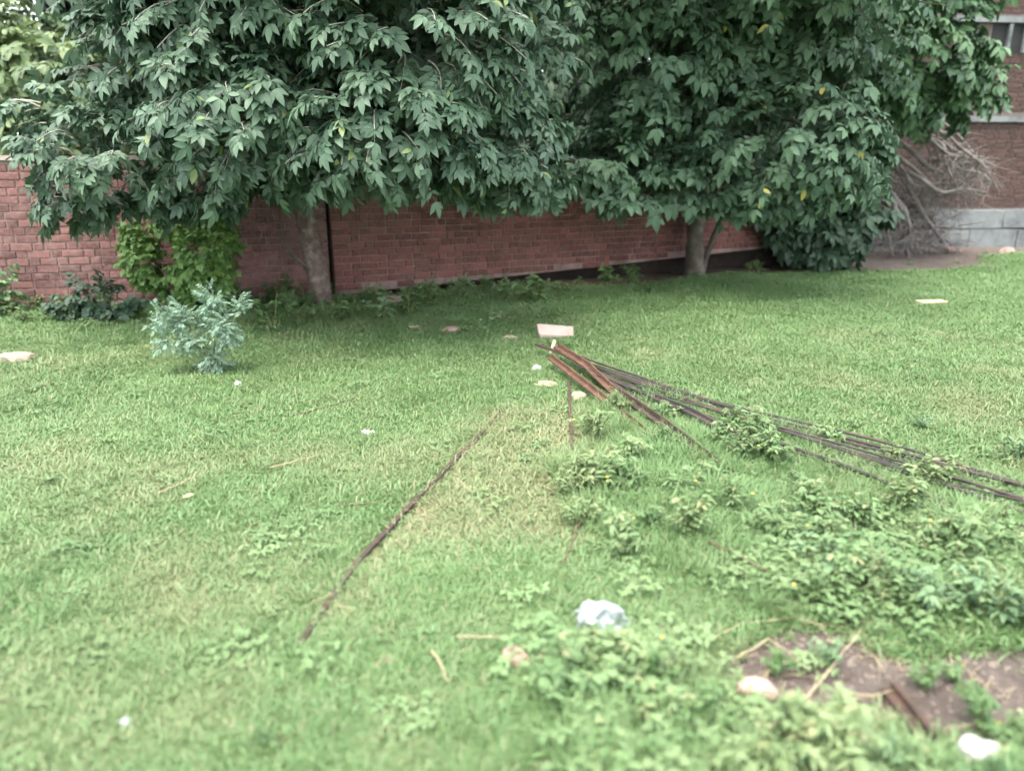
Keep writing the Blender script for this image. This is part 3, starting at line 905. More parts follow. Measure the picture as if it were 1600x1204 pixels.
# ------------------------------------------------------------------ stones and litter
def rock_mesh(name, size, seed, mat, blocky=0.35, sub=2):
    import bmesh
    bm = bmesh.new()
    bmesh.ops.create_icosphere(bm, subdivisions=sub, radius=0.5)
    r = np.random.default_rng(seed)
    planes = [(Vector(r.normal(size=3)).normalized(), r.uniform(.28, .42)) for _ in range(9)]
    for v in bm.verts:
        c = v.co.copy()
        m_ = max(abs(c.x), abs(c.y), abs(c.z))
        v.co = c.lerp(c * (.5 / m_), blocky)
        for (n, d) in planes:                               # broken faces
            k = v.co.dot(n) - d
            if k > 0:
                v.co -= n * k
        v.co += Vector(r.normal(size=3)) * .012
        v.co = Vector((v.co.x * size[0], v.co.y * size[1], v.co.z * size[2]))
    me = bpy.data.meshes.new(name)
    bm.to_mesh(me)
    bm.free()
    me.materials.append(mat)
    return me

def stone(px, py, w, h, label, mat, seed, dep=None, rz=None, name='stone', cat='stone', group=None, tilt=0.0, sink=.24, blocky=.35):
    p = at(px, py)
    k = (p.y * cp + (CAM_H - p.z) * sp_) / FPX
    W, H = w * k, h * k
    D = dep if dep else W * .75
    o = link(name, rock_mesh(name, (W * 1.15, D * 1.15, H * 1.25), seed, mat, blocky))
    o.location = (p.x, p.y + D * .3, p.z + H * (.5 - sink))
    o.rotation_euler = (tilt, tilt * .6, rz if rz is not None else (seed * 1.7) % .9 - .45)
    return tag(o, label, cat, group)

SG = 'loose stones lying on the lawn'
stone(18, 570, 54, 24, 'cream stone at the far edge of the lawn beyond the feathery shrub', M['stone_pale'], 1, group=SG)
stone(612, 480, 44, 22, 'grey stone lying among weeds right of the pale trunk', M['stone_brown'], 2, group=SG)
stone(651, 516, 26, 9, 'small flat cream stone nearer the trunk at the weed edge', M['stone_pale'], 3, group=SG)
stone(702, 521, 34, 13, 'flat peach stone between two cream stones at the weed edge', M['stone_pink'], 4, group=SG)
stone(797, 533, 26, 9, 'little cream stone left of the pink slab', M['stone_pale'], 5, group=SG)
stone(852, 607, 36, 15, 'flat cream stone below the white ball of paper', M['stone_pale'], 6, group=SG)
stone(904, 628, 24, 18, 'rounded cream stone tucked under the rusty bar ends', M['stone_pale'], 7, group=SG)
stone(810, 1045, 52, 32, 'peach coloured broken brick beside the crumpled plastic bag', M['stone_pink'], 8, group=SG, tilt=.25)
stone(604, 1048, 38, 18, 'weathered peach stone half hidden in thin dry grass', M['stone_pink'], 9, group=SG)
stone(1185, 1102, 62, 40, 'brownish pink stone at the edge of the bare soil', M['stone_pink'], 10, group=SG, tilt=.2)
stone(845, 1212, 46, 26, 'peach stone cut by the bottom edge of the photo', M['stone_pink'], 11, group=SG)
stone(1277, 420, 36, 18, 'yellowish stone on the earth below the dark bush', M['stone_pale'], 12, group=SG)
stone(1349, 398, 24, 15, 'pale stone on the earth between bush and brushwood', M['stone_pale'], 13, group=SG)
stone(1492, 396, 26, 12, 'pinkish stone on the grass edge under the building plinth', M['stone_pink'], 14, group=SG)
stone(1577, 397, 20, 13, 'whitish stone on the grass by the concrete plinth', M['slab'], 15, group=SG)
stone(1556, 421, 18, 6, 'flat grey stone in the grass before the concrete plinth', M['stone_brown'], 17, group=SG)
stone(543, 520, 14, 7, 'tiny grey stone on the lawn below the pale trunk', M['concrete'], 16, group=SG)
stone(1401, 358, 16, 16, 'pale stone lodged in the dead brushwood', M['slab'], 18, group=SG)

# pink slab resting tilted on the lawn
p = at(872, 527)
mb = MB()
V = np.array([(-.19, -.10, 0), (.18, -.11, .0), (.20, .10, 0), (-.21, .12, 0), (-.20, -.10, .085), (.185, -.115, .095), (.20, .10, .10), (-.22, .12, .09)]) + np.random.default_rng(3).normal(size=(8, 3)) * .006
mb.add(V, [(3, 2, 1, 0), (4, 5, 6, 7), (0, 1, 5, 4), (1, 2, 6, 5), (2, 3, 7, 6), (3, 0, 4, 7)])
o = mb.build('stone_slab', M['slab'])
bv = o.modifiers.new('edge', 'BEVEL'); bv.width = .012; bv.segments = 2
o.location = p + Vector((-.03, .0, .005)); o.scale = (.88, .85, .9); o.rotation_euler = (.30, .10, .10)
tag(o, 'pale pink stone slab lying tilted beyond the rusty bar ends', 'slab')
# its broken corner
o = link('stone', rock_mesh('stone', (.09, .07, .11), 77, M['slab'], .5))
o.location = p + Vector((-.15, -.08, .035)); tag(o, 'small broken pink chip leaning against the stone slab', 'stone')

def crumple(px, py, w, h, label, mat, seed, name, cat, spiky=.22):
    import bmesh
    p = at(px, py)
    k = (p.y * cp + (CAM_H - p.z) * sp_) / FPX
    bm = bmesh.new()
    bmesh.ops.create_icosphere(bm, subdivisions=3, radius=.5)
    r = np.random.default_rng(seed)
    dirs = [Vector(r.normal(size=3)).normalized() for _ in range(26)]
    amp = r.uniform(-1, 1, 26)
    for v in bm.verts:
        d = v.co.normalized()
        best = max(range(26), key=lambda i: d.dot(dirs[i]))
        v.co *= 1 + spiky * amp[best] + r.normal() * .07
        v.co = Vector((v.co.x * w * k * 1.1, v.co.y * w * k * .9, v.co.z * h * k * 1.15))
    me = bpy.data.meshes.new(name)
    bm.to_mesh(me); bm.free()
    me.materials.append(mat)
    o = link(name, me)
    o.location = p + Vector((0, w * k * .3, h * k * .42))
    return tag(o, label, cat)
crumple(371, 608, 12, 12, 'white paper scrap on the lawn beside the feathery shrub', M['paper'], 1, 'paper_scrap', 'paper')
crumple(573, 684, 18, 12, 'white paper scrap alone in the middle of the mown lawn', M['paper'], 2, 'paper_scrap', 'paper')
crumple(839, 583, 14, 13, 'white ball of paper beside the tips of the rusty bars', M['paper'], 3, 'paper_ball', 'paper', .08)
crumple(195, 1142, 20, 20, 'small bluish white plastic scrap in the nearest lawn grass', M['plastic'], 4, 'plastic_scrap', 'plastic')
crumple(940, 1004, 64, 50, 'crumpled white plastic bag lying in the weeds', M['plastic'], 5, 'plastic_bag', 'bag', .3)
crumple(1535, 1200, 56, 32, 'torn white paper among weeds at the near corner', M['paper'], 6, 'paper_sheet', 'paper', .2)
crumple(1487, 925, 24, 12, 'greyish plastic scrap buried in the leafy weeds', M['plastic'], 8, 'plastic_scrap', 'plastic')
p = at(1455, 476)
mb = MB(); mb.box((0, 0, .03), (.33, .12, .03), .1, jit=.008)
o = mb.build('wood_board', M['wood_pale']); o.location = p
tag(o, 'small pale board lying flat on the far open lawn', 'board')
# pale stake
a, b_ = at(857, 556), at_depth(867, 531, at(857, 556).y + .03)
mb = MB(); mb.tube([Vector((0, 0, -.03)), (b_ - a) * .5 + Vector((.005, 0, 0)), b_ - a], [.017, .016, .014], 6)
o = mb.build('wooden_stake', M['wood_pale'], smooth=True); o.location = a
tag(o, 'short pale stick standing aslant by the rusty bar ends', 'stick')

# ------------------------------------------------------------------ steel bars and rods
def on_ground(pts, dz):
    out = []
    for i, q in enumerate(pts):
        out.append(at(*q, dz[i] if hasattr(dz, '__len__') else dz))
    return out

def bar(name, label, cat, pts, dz, width, thick, mat, group=None, angle_iron=True, seed=0):
    """L-shaped bar swept through ground points"""
    P = on_ground(pts, dz)
    r = random.Random(seed)
    base = P[0].copy()
    fine = []
    for i in range(len(P) - 1):
        for t in np.linspace(0, 1, 8, endpoint=(i == len(P) - 2)):
            fine.append(P[i].lerp(P[i + 1], float(t)) - base)
    prof = [(0, 0), (width, 0), (width, thick), (thick, thick), (thick, width * .8), (0, width * .8)] if angle_iron else [(0, 0), (width, 0), (width, thick), (0, thick)]
    V, F = [], []
    n = len(prof)
    for i, q in enumerate(fine):
        d = fine[min(i + 1, len(fine) - 1)] - fine[max(i - 1, 0)]
        d.z = 0
        d.normalize()
        s = Vector((d.y, -d.x, 0))
        w = r.uniform(-.002, .002)
        for (u, v) in prof:
            V.append(tuple(q + s * (u - width / 2 + w) + Vector((0, 0, v))))
    for i in range(len(fine) - 1):
        for k in range(n):
            k2 = (k + 1) % n
            F.append((i * n + k, i * n + k2, (i + 1) * n + k2, (i + 1) * n + k))
    F += [tuple(range(n - 1, -1, -1)), tuple((len(fine) - 1) * n + k for k in range(n))]
    mb = MB()
    mb.add(V, F)
    o = mb.build(name, mat)
    o.location = base
    return tag(o, label, cat, group)

bar('steel_bar', 'long rusty flat bar sunk in the lawn, running towards the viewer', 'bar', [(806, 624), (740, 695), (640, 800), (552, 897), (468, 1015)], [.012, .014, .022, .024, .012], .023, .016, M['rust'], angle_iron=False, seed=1)
bar('steel_bar', 'short thin rusty rod pointing at the viewer below the bar ends', 'bar', [(889, 605), (890, 650), (894, 700), (892, 755)], [.04, .035, .03, .022], .018, .014, M['rust'], angle_iron=False, seed=2)
bar('angle_iron', 'rust red angle iron whose raised end tops the pile', 'bar', [(868, 566), (915, 592), (965, 632)], [.13, .10, .05], .052, .010, M['rust_red'], seed=3)
bar('angle_iron', 'rust red angle iron lying lowest at the near side of the pile', 'bar', [(858, 578), (905, 612), (950, 645), (1015, 690)], [.10, .08, .06, .02], .046, .010, M['rust_red'], seed=4)
bar('steel_bar', 'dark flat bar poking farthest out of the pile towards the slab', 'bar', [(838, 556), (880, 574), (940, 606), (1010, 650)], [.10, .11, .09, .05], .04, .012, M['rust'], angle_iron=False, seed=5)
bar('angle_iron', 'brown angle iron half covered by weeds along the near edge of the pile', 'bar', [(960, 628), (1030, 678), (1092, 722), (1140, 752)], [.07, .07, .05, .02], .05, .01, M['rust'], seed=6)
bar('steel_channel', 'dark purplish steel channel showing between the weeds of the pile', 'bar', [(1020, 638), (1075, 662), (1130, 690), (1200, 722)], [.07, .075, .065, .035], .042, .012, M['rod'], seed=7)
bar('steel_bar', 'rusty brown bar end lying on the bare soil in the near corner', 'bar', [(1385, 1085), (1412, 1120), (1446, 1168)], [.01, .015, .015], .05, .018, M['rust'], seed=8)

rr = random.Random(11)
RG = 'thin steel rods fanned out through the weeds'
k = 0
for i in range(15):
    t = (i + .5) / 15
    e_y = (786, 818, 862)[i // 5] + (12, 16, 22)[i // 5] * (rr.random() - .3)
    low = (.055, .065, .045)[i // 5]
    sx, sy = (930 + rr.uniform(-60, 30) + 30 * (1 - t), 0)
    sy = 556 + (sx - 850) * .50 + 14 * t - 6 + rr.uniform(-4, 5)
    xm1, xm2 = 1130 + rr.uniform(-30, 30), 1370
    def yy(x, f):
        return sy + (e_y - sy) * f
    pts = [(sx, sy), (xm1, yy(xm1, (xm1 - sx) / (1630 - sx)) + rr.uniform(-5, 5)), (xm2, yy(xm2, (xm2 - sx) / (1630 - sx)) + rr.uniform(-5, 5)), (1630, e_y), (1900, e_y + (e_y - sy) * 270 / (1630 - sx))]
    dz = [.08 + rr.uniform(-.03, .03), low + rr.uniform(-.025, .03), low + rr.uniform(-.035, .03), low + rr.uniform(-.035, .035), low]
    P = on_ground(pts, dz)
    base = P[0].copy()
    fine = []
    for a in range(4):
        p0, p1, p2, p3 = P[max(a - 1, 0)], P[a], P[a + 1], P[min(a + 2, 4)]
        for u in np.linspace(0, 1, 6, endpoint=(a == 3)):
            u = float(u)
            fine.append(0.5 * ((2 * p1) + (p2 - p0) * u + (2 * p0 - 5 * p1 + 4 * p2 - p3) * u * u + (3 * p1 - p0 - 3 * p2 + p3) * u ** 3) - base)
    mb = MB()
    mb.tube(fine, rr.choice([.006, .008, .010]), 6)
    o = mb.build('steel_rod', M['rod'], smooth=True)
    o.location = base
    tag(o, 'thin dark steel rod lying in the long bundle among tall grass', 'rod', RG)

def stick(pts, dz, r, label, mat, cat='stick', name='twig'):
    P = on_ground(pts, dz)
    base = P[0].copy()
    mb = MB()
    fine = []
    rs = random.Random(len(label))
    for i in range(len(P) - 1):
        for t in np.linspace(0, 1, 4, endpoint=(i == len(P) - 2)):
            fine.append(P[i].lerp(P[i + 1], float(t)) - base + Vector((rs.uniform(-r, r), rs.uniform(-r, r), rs.uniform(0, r))))
    mb.tube(fine, np.linspace(r, r * .5, len(fine)), 5)
    o = mb.build(name, mat, smooth=True)
    o.location = base
    return tag(o, label, cat)
stick([(457, 657), (505, 645), (556, 629)], .03, .006, 'dark twig lying on the lawn between the two paper scraps', M['twig_dark'])
stick([(424, 744), (465, 733), (508, 721)], .05, .0035, 'pale bent straw stalk on the lawn left of the lone paper scrap', M['straw'])
stick([(248, 783), (280, 770), (318, 752)], .045, .003, 'thin pale stalk farthest out on the open lawn', M['straw'])
stick([(528, 800), (585, 797), (645, 793)], .035, .003, 'thin reddish twig crossing the long sunken bar', M['twig_red'])
stick([(915, 812), (898, 850), (880, 900)], .05, .005, 'reddish twig standing in grass in line with the short rod', M['twig_red'])
stick([(1105, 872), (1150, 895), (1205, 925)], .08, .005, 'reddish brown twig at the edge of the leafy weeds', M['twig_red'])
stick([(1130, 905), (1160, 925), (1195, 940)], .07, .004, 'thin russet twig just below the longer weed edge twig', M['twig_red'])
stick([(715, 1018), (760, 1019), (806, 1016)], .06, .0035, 'straight straw stalk leading to the broken brick', M['straw'])
stick([(675, 1040), (690, 1065), (702, 1090)], .06, .004, 'short straw stalk standing left of the broken brick', M['straw'])
stick([(1250, 1120), (1300, 1060), (1345, 1000)], .05, .0035, 'pale dry root reaching across the bare soil', M['straw'], 'root', 'dry_root')
stick([(1110, 1010), (1160, 985), (1240, 975), (1290, 990)], .03, .003, 'curling dry root along the upper edge of the bare soil', M['straw'], 'root', 'dry_root')
stick([(1150, 1040), (1200, 1010), (1230, 1030), (1260, 1060)], .03, .0035, 'looping dry root left on the bare soil', M['straw'], 'root', 'dry_root')
stick([(1310, 1095), (1360, 1098), (1400, 1090)], .03, .0035, 'bleached dry stem touching the rusty bar on the soil', M['straw'], 'root', 'dry_root')

# ------------------------------------------------------------------ weeds that can be told apart
def weed_geo(seed, kind):
    r = random.Random(seed)
    mb = MB()
    n = {'broad': 7, 'fine': 9, 'rosette': 6, 'small': 9}[kind]
    for s in range(n):
        a = r.uniform(0, 6.28)
        lean = r.uniform(.15, 1.0) if kind != 'rosette' else r.uniform(.9, 1.4)
        h = r.uniform(.6, 1.0)
        tip = Vector((math.cos(a) * lean * .55, math.sin(a) * lean * .55, h / (1 + lean * .6)))
        pts = [Vector((0, 0, -.05)), tip * .5 + Vector((0, 0, .08)), tip]
        mb.tube(pts, [.018, .013, .006], 4, .5, 1, cap=False)
        k = {'broad': 7, 'fine': 15, 'rosette': 4, 'small': 16}[kind]
        for i in range(k):
            t = .25 + .75 * (i + 1) / k
            p = pts[0].lerp(pts[1], t * 2) if t < .5 else pts[1].lerp(pts[2], t * 2 - 1)
            az = r.uniform(0, 6.28)
            d = Vector((math.cos(az), math.sin(az), r.uniform(-.2, .7)))
            nn = Vector((r.uniform(-.4, .4), r.uniform(-.4, .4), 1))
            V, F = [], []
            if kind == 'fine':
                for q in range(3):
                    dd = Matrix.Rotation(r.uniform(-.8, .8), 3, 'Z') @ d
                    leaflet(p, dd, nn, r.uniform(.11, .21), r.uniform(.028, .05), .35, V, F)
            elif kind == 'small':
                for q in range(2):
                    dd = Matrix.Rotation(r.uniform(-1, 1), 3, 'Z') @ d
                    leaflet(p, dd, nn, r.uniform(.10, .19), r.uniform(.05, .09), .3, V, F)
            else:
                leaflet(p, d, nn, r.uniform(.2, .34), r.uniform(.13, .2), .35, V, F)
            mb.add([tuple(q) for q in V], F, r.random(), 0)
        if kind == 'fine' and r.random() < .025 or kind == 'broad' and r.random() < .1:
            for q in range(5):
                az = q * 1.2566
                d = Vector((math.cos(az), math.sin(az), .5))
                V, F = [], []
                leaflet(tip, d, (0, 0, 1), .030, .027, .1, V, F)
                mb.add([tuple(x) for x in V], F, .5, 2)
    return mb
WG = {k: [weed_geo(500 + 10 * j + i, k) for i in range(3)] for j, k in enumerate(('broad', 'fine', 'rosette', 'small'))}
WM = {}
def weed(px, py, h, label, kind='broad', mat='weed_a', fl='flower', v=0, rz=None):
    """h: height in photo pixels"""
    p = at(px, py)
    k = (p.y * cp + (CAM_H - p.z) * sp_) / FPX
    key = (kind, v, mat, fl)
    if key not in WM:
        WM[key] = WG[kind][v].mesh('weed', [M[mat], M['stem'], M[fl]])
    o = link('weed', WM[key])
    o.location = p
    s = h * k * (1.25 if py < 520 else 1.0)
    o.scale = (s, s, s)
    o.rotation_euler = (0, 0, rz if rz is not None else random.uniform(0, 6.28))
    return tag(o, label, 'weed', 'weeds that stand out')
weed(330 + 100, 515, 55, 'leafy weed directly left of the pale trunk foot', 'broad', v=0)
weed(440, 470, 45, 'tall dark weed against the wall left of the pale trunk', 'broad', v=1)
weed(428, 522, 26, 'low yellowish weed on the lawn below the trunk', 'rosette', 'weed_b', v=0)
weed(468, 500, 40, 'bushy weed hugging the trunk foot', 'rosette', v=1)
weed(525, 508, 38, 'low leafy weed right in front of the trunk foot', 'broad', 'weed_a', v=2)
weed(560, 495, 46, 'deep green weed between trunk and grey stone', 'rosette', v=2)
weed(598, 500, 44, 'pale leafy weed in front of the grey stone', 'broad', 'weed_b', v=1)
weed(640, 492, 48, 'weed just right of the grey stone', 'broad', v=2)
weed(672, 478, 34, 'dark weed at the wall foot behind the flat stones', 'broad', v=0)
weed(722, 468, 40, 'weed with pale tops at the wall foot', 'fine', 'weed_b', 'flower_w', v=0)
weed(765, 505, 22, 'small bright weed between the flat stones and slab', 'rosette', 'weed_b', v=1)
weed(800, 472, 40, 'weed at the shaded wall foot above the pink slab', 'broad', v=1)
weed(838, 470, 44, 'broad weed where the wall foot turns dark', 'broad', v=2)
weed(888, 458, 30, 'last weed along the dark wall foot', 'rosette', v=0)
weed(945, 450, 36, 'lone weed in the soil strip left of the slim trunk', 'broad', v=0)
weed(988, 447, 40, 'lone tall weed in the soil strip nearest the slim trunk', 'fine', v=1)
weed(480, 552, 18, 'small pale rosette on the lawn right of the feathery shrub', 'rosette', 'weed_b', v=2)
weed(1270, 905, 95, 'pale tall leafy weed at the head of the weed patch', 'small', 'weed_b', v=0)
weed(1345, 905, 80, 'flowering weed right of the pale tall one', 'fine', 'weed_a', v=1)
weed(1440, 960, 110, 'big soft weed overhanging the bare soil', 'fine', 'weed_b', v=2)
weed(1545, 975, 120, 'largest soft weed overhanging the soil beside the photo edge', 'small', 'weed_b', v=1)
weed(1210, 1055, 55, 'dark green broadleaf weed alone at the soil edge', 'small', 'weed_a', v=2)
weed(1290, 1040, 60, 'greyish fine weed standing in the bare soil', 'fine', 'weed_b', v=0)
weed(1530, 1140, 95, 'yellow flowering weed on the soil near the rusty bar end', 'fine', 'weed_a', v=1)
weed(1445, 1080, 60, 'fine weed on the soil just above the rusty bar end', 'fine', 'weed_a', v=2)
weed(1010, 1090, 110, 'tall bright weed below the crumpled plastic bag', 'small', 'weed_a', v=0)
weed(905, 1075, 75, 'dark bushy weed beside the broken brick', 'fine', 'weed_a', v=1)
weed(1105, 1140, 110, 'tall weed between broken brick and soil edge stone', 'fine', 'weed_a', v=2)
weed(1230, 1190, 100, 'yellow flowered weed just below the soil edge stone', 'fine', 'weed_b', v=0)
weed(1390, 1215, 90, 'white flowered weed below the rusty bar end', 'fine', 'weed_b', 'flower_w', v=1)
weed(985, 1215, 100, 'broadleaf weed at the bottom edge right of the peach stone', 'small', 'weed_a', v=1)
weed(1440, 672, 42, 'pale flowering weed alone on the open lawn above the rods', 'fine', 'weed_b', 'flower_w', v=2)
weed(1590, 720, 60, 'silvery weed on the lawn above where the rods leave the photo', 'fine', 'weed_b', 'flower_w', v=0)

# ------------------------------------------------------------------ grass and ground cover
def blade(mb, p, az, L, w, bend, r, tint=.5, mat=0):
    d = Vector((math.cos(az), math.sin(az), 0))
    s = Vector((-d.y, d.x, 0)) * w / 2
    lean = bend
    pts = []
    for t in (0, .45, .8, 1):
        pts.append(p + d * (L * lean * t ** 1.4) + Vector((0, 0, L * t * (1 - .45 * lean * t))))
    V = [pts[0] - s, pts[0] + s, pts[1] - s * .9, pts[1] + s * .9, pts[2] - s * .6, pts[2] + s * .6, pts[3]]
    mb.add([tuple(q) for q in V], [(0, 1, 3, 2), (2, 3, 5, 4), (4, 5, 6)], tint, mat)

def tuft(seed, n, rad, l0, l1, w, b0, b1):
    r = random.Random(seed)
    mb = MB()
    for _ in range(n):
        a, q = r.uniform(0, 6.28), rad * math.sqrt(r.random())
        blade(mb, Vector((math.cos(a) * q, math.sin(a) * q, -.004)), r.uniform(0, 6.28), r.uniform(l0, l1), w * r.uniform(.7, 1.3), r.uniform(b0, b1), r, r.random())
    return mb

def cover(seed, n, rad, h, leaf, fl=0.0):
    """small broadleaf ground weed"""
    r = random.Random(seed)
    mb = MB()
    for _ in range(n):
        a, q = r.uniform(0, 6.28), rad * math.sqrt(r.random())
        p = Vector((math.cos(a) * q, math.sin(a) * q, h * r.uniform(.25, 1)))
        mb.tube([Vector((p.x * .5, p.y * .5, 0)), p], .0016, 3, .5, 0, cap=False)
        az = r.uniform(0, 6.28)
        for k in range(r.choice((3, 3, 4))):
            V, F = [], []
            b_ = az + k * 2.0 + r.uniform(-.3, .3)
            leaflet(p, (math.cos(b_), math.sin(b_), r.uniform(-.1, .5)), (r.uniform(-.3, .3), r.uniform(-.3, .3), 1), leaf * r.uniform(.8, 1.4), leaf * r.uniform(.5, .8), .3, V, F)
            mb.add([tuple(x) for x in V], F, .5, 0)
        if r.random() < fl:
            for k in range(5):
                V, F = [], []
                leaflet(p + Vector((0, 0, .012)), (math.cos(k * 1.257), math.sin(k * 1.257), .3), (0, 0, 1), .007, .007, .1, V, F)
                mb.add([tuple(x) for x in V], F, .5, 1)
    return mb

lib = bpy.data.collections.new('library')                    # not linked to the scene: only sources for the scatter
def src(mb, mats):
    o = bpy.data.objects.new('tuft_source', mb.mesh('tuft', mats))
    lib.objects.link(o)
    return o
LAWN = [src(tuft(600 + s, 50, .085, .018, .052, .0048, .5, 1.5), M['grass']) for s in range(5)]
LUSH = [src(tuft(620 + s, 40, .075, .06, .19, .0042, .3, 1.3), M['grass']) for s in range(4)]
COVER = [src(cover(640 + s, 22, .09, .07, .024, .012 if s == 0 else 0), [M['ground_weed'], M['flower']]) for s in range(4)]
STRAW = [src(tuft(660 + s, 12, .10, .05, .11, .003, 1.1, 2.2), M['straw']) for s in range(3)]

def scatter(name, label, sources, P, rot, scl, tint, dry, seed):
    """one stuff object: points with their own turn, size and colour; a node group puts a tuft on each"""
    idx = np.random.default_rng(seed).integers(0, len(sources), len(P))
    me = bpy.data.meshes.new(name)
    me.vertices.add(len(P))
    me.vertices.foreach_set('co', P.astype(np.float32).ravel())
    def put(nm, typ, val):
        a = me.attributes.new(nm, typ, 'POINT')
        a.data.foreach_set('vector' if typ == 'FLOAT_VECTOR' else 'value', np.asarray(val).ravel())
    put('turn', 'FLOAT_VECTOR', rot.astype(np.float32))
    put('size', 'FLOAT', scl.astype(np.float32))
    put('pick', 'INT', idx.astype(np.int32))
    put('tint', 'FLOAT', np.clip(tint, 0, 1).astype(np.float32))
    put('dry', 'FLOAT', np.clip(dry, 0, 1).astype(np.float32))
    o = link(name, me, kind='stuff')
    ng = bpy.data.node_groups.new(name, 'GeometryNodeTree')
    ng.interface.new_socket('Geometry', in_out='INPUT', socket_type='NodeSocketGeometry')
    ng.interface.new_socket('Geometry', in_out='OUTPUT', socket_type='NodeSocketGeometry')
    N, Lk = ng.nodes, ng.links
    gi, go = N.new('NodeGroupInput'), N.new('NodeGroupOutput')
    iop = N.new('GeometryNodeInstanceOnPoints')
    g2i = N.new('GeometryNodeGeometryToInstance')
    for s in reversed(sources):
        oi = N.new('GeometryNodeObjectInfo')
        oi.inputs[0].default_value = s
        oi.inputs['As Instance'].default_value = True
        Lk.new(oi.outputs['Geometry'], g2i.inputs[0])
    def named(nm, typ):
        n = N.new('GeometryNodeInputNamedAttribute')
        n.data_type = typ
        n.inputs[0].default_value = nm
        return n.outputs[0]
    m2p = N.new('GeometryNodeMeshToPoints')
    Lk.new(gi.outputs[0], m2p.inputs[0])
    Lk.new(m2p.outputs[0], iop.inputs['Points'])
    Lk.new(g2i.outputs[0], iop.inputs['Instance'])
    iop.inputs['Pick Instance'].default_value = True
    Lk.new(named('pick', 'INT'), iop.inputs['Instance Index'])
    Lk.new(named('turn', 'FLOAT_VECTOR'), iop.inputs['Rotation'])
    Lk.new(named('size', 'FLOAT'), iop.inputs['Scale'])
    Lk.new(iop.outputs[0], go.inputs[0])
    md = o.modifiers.new('scatter', 'NODES')
    md.node_group = ng
    return tag(o, label)

def points(n, seed, x0=-11.5, x1=12, y0=.6, y1=16.5, power=1.25):
    """more points near the viewer's spot than far off"""
    r = np.random.default_rng(seed)
    x, y = r.uniform(x0, x1, n * 8), r.uniform(y0, y1, n * 8)
    keep = np.abs(x) < (y * .95 + 2.6)
    d = np.hypot(x, y)
    keep &= r.random(len(x)) < np.minimum((2.6 / d) ** power, 1)
    x, y = x[keep], y[keep]
    return x, y, r

def finish(x, y, r, dz=0.0):
    n = len(x)
    P = np.stack([x, y, gz(x, y) + dz], 1)
    rot = np.stack([r.normal(0, .08, n), r.normal(0, .08, n), r.uniform(0, 6.283, n)], 1)
    return P, rot

def lawn_tint(x, y, r):
    """broad patches of the lawn's own colour"""
    base = .30 + .55 * fbm(x * .8, y * .8, 31) + .25 * (vnoise(x * 6, y * 6, 33) - .5)
    dry = .08 + .55 * np.clip(fbm(x * 1.6, y * 1.6, 35) - .52, 0, 1) * 2
    j = .3 * (fbm(x * 3, y * 3, 37) - .5)
    dry += .34 * in_poly(x + j, y + j, DRY) + .12 * in_poly(x + j, y + j, DRY2)
    far = np.clip((y - 5.5) / 4, 0, 1)
    return base + .16 * far + r.normal(0, .2, len(x)), np.clip(dry * (1 - .9 * far) + r.normal(0, .10, len(x)), 0, .8)

x, y, r = points(95000, 1, power=1.1)
ok = (soil_amount(x, y) < r.random(len(x)) * .75) & (wall_dist(x, y) > .02) & (y < 14.6 + x * 0.0)
thin = .55 * in_poly(x, y, DRY) + .22 * np.clip(fbm(x * 2.3, y * 2.3, 41) - .5, 0, 1) * 3
ok &= r.random(len(x)) > thin
BAR = [np.array(at(*q)[:2]) for q in ((806, 624), (740, 695), (640, 800), (552, 897), (468, 1015))]
for p_, q_ in zip(BAR[:-1], BAR[1:]):
    d_ = q_ - p_
    u_ = np.clip(((x - p_[0]) * d_[0] + (y - p_[1]) * d_[1]) / d_.dot(d_), 0, 1)
    ok &= np.hypot(x - p_[0] - u_ * d_[0], y - p_[1] - u_ * d_[1]) > .02 + .055 * r.random(len(x))
x, y = x[ok], y[ok]
P, rot = finish(x, y, r)
tt, dd = lawn_tint(x, y, r)
scl = r.uniform(.75, 1.3, len(x)) * (1 + .05 * np.hypot(x, y))
scatter('grass', 'short patchy lawn grass covering the ground', LAWN, P, rot, scl, tt, dd, 2)

x, y, r = points(43000, 3, power=.9)
jx = .35 * (fbm(x * 3, y * 3, 43) - .5)
inT = in_poly(x + jx, y + jx, TALL)
inN = in_poly(x, y, NEARW)
near = y < 2.7
inW0 = in_poly(x, y, WEEDS)
pr = .03 + .95 * inT + .95 * inN + .9 * inW0 + .16 * near + .10 * (fbm(x * 1.1, y * 1.1, 44) > .60)
ok = (r.random(len(x)) < pr) & (soil_amount(x, y) < .4) & (wall_dist(x, y) > .3)
x, y, inT = x[ok], y[ok], inT[ok]
P, rot = finish(x, y, r)
tt, dd = lawn_tint(x, y, r)
scl = r.uniform(.5, 1.0, len(x)) * np.where(inT | in_poly(x, y, NEARW), .9 + 1.0 * (fbm(x * 2, y * 2, 71) - .5), .62)
scatter('tall_grass', 'longer lush grass along the steel rods', LUSH, P, rot, scl, tt + .22, dd * .45, 4)

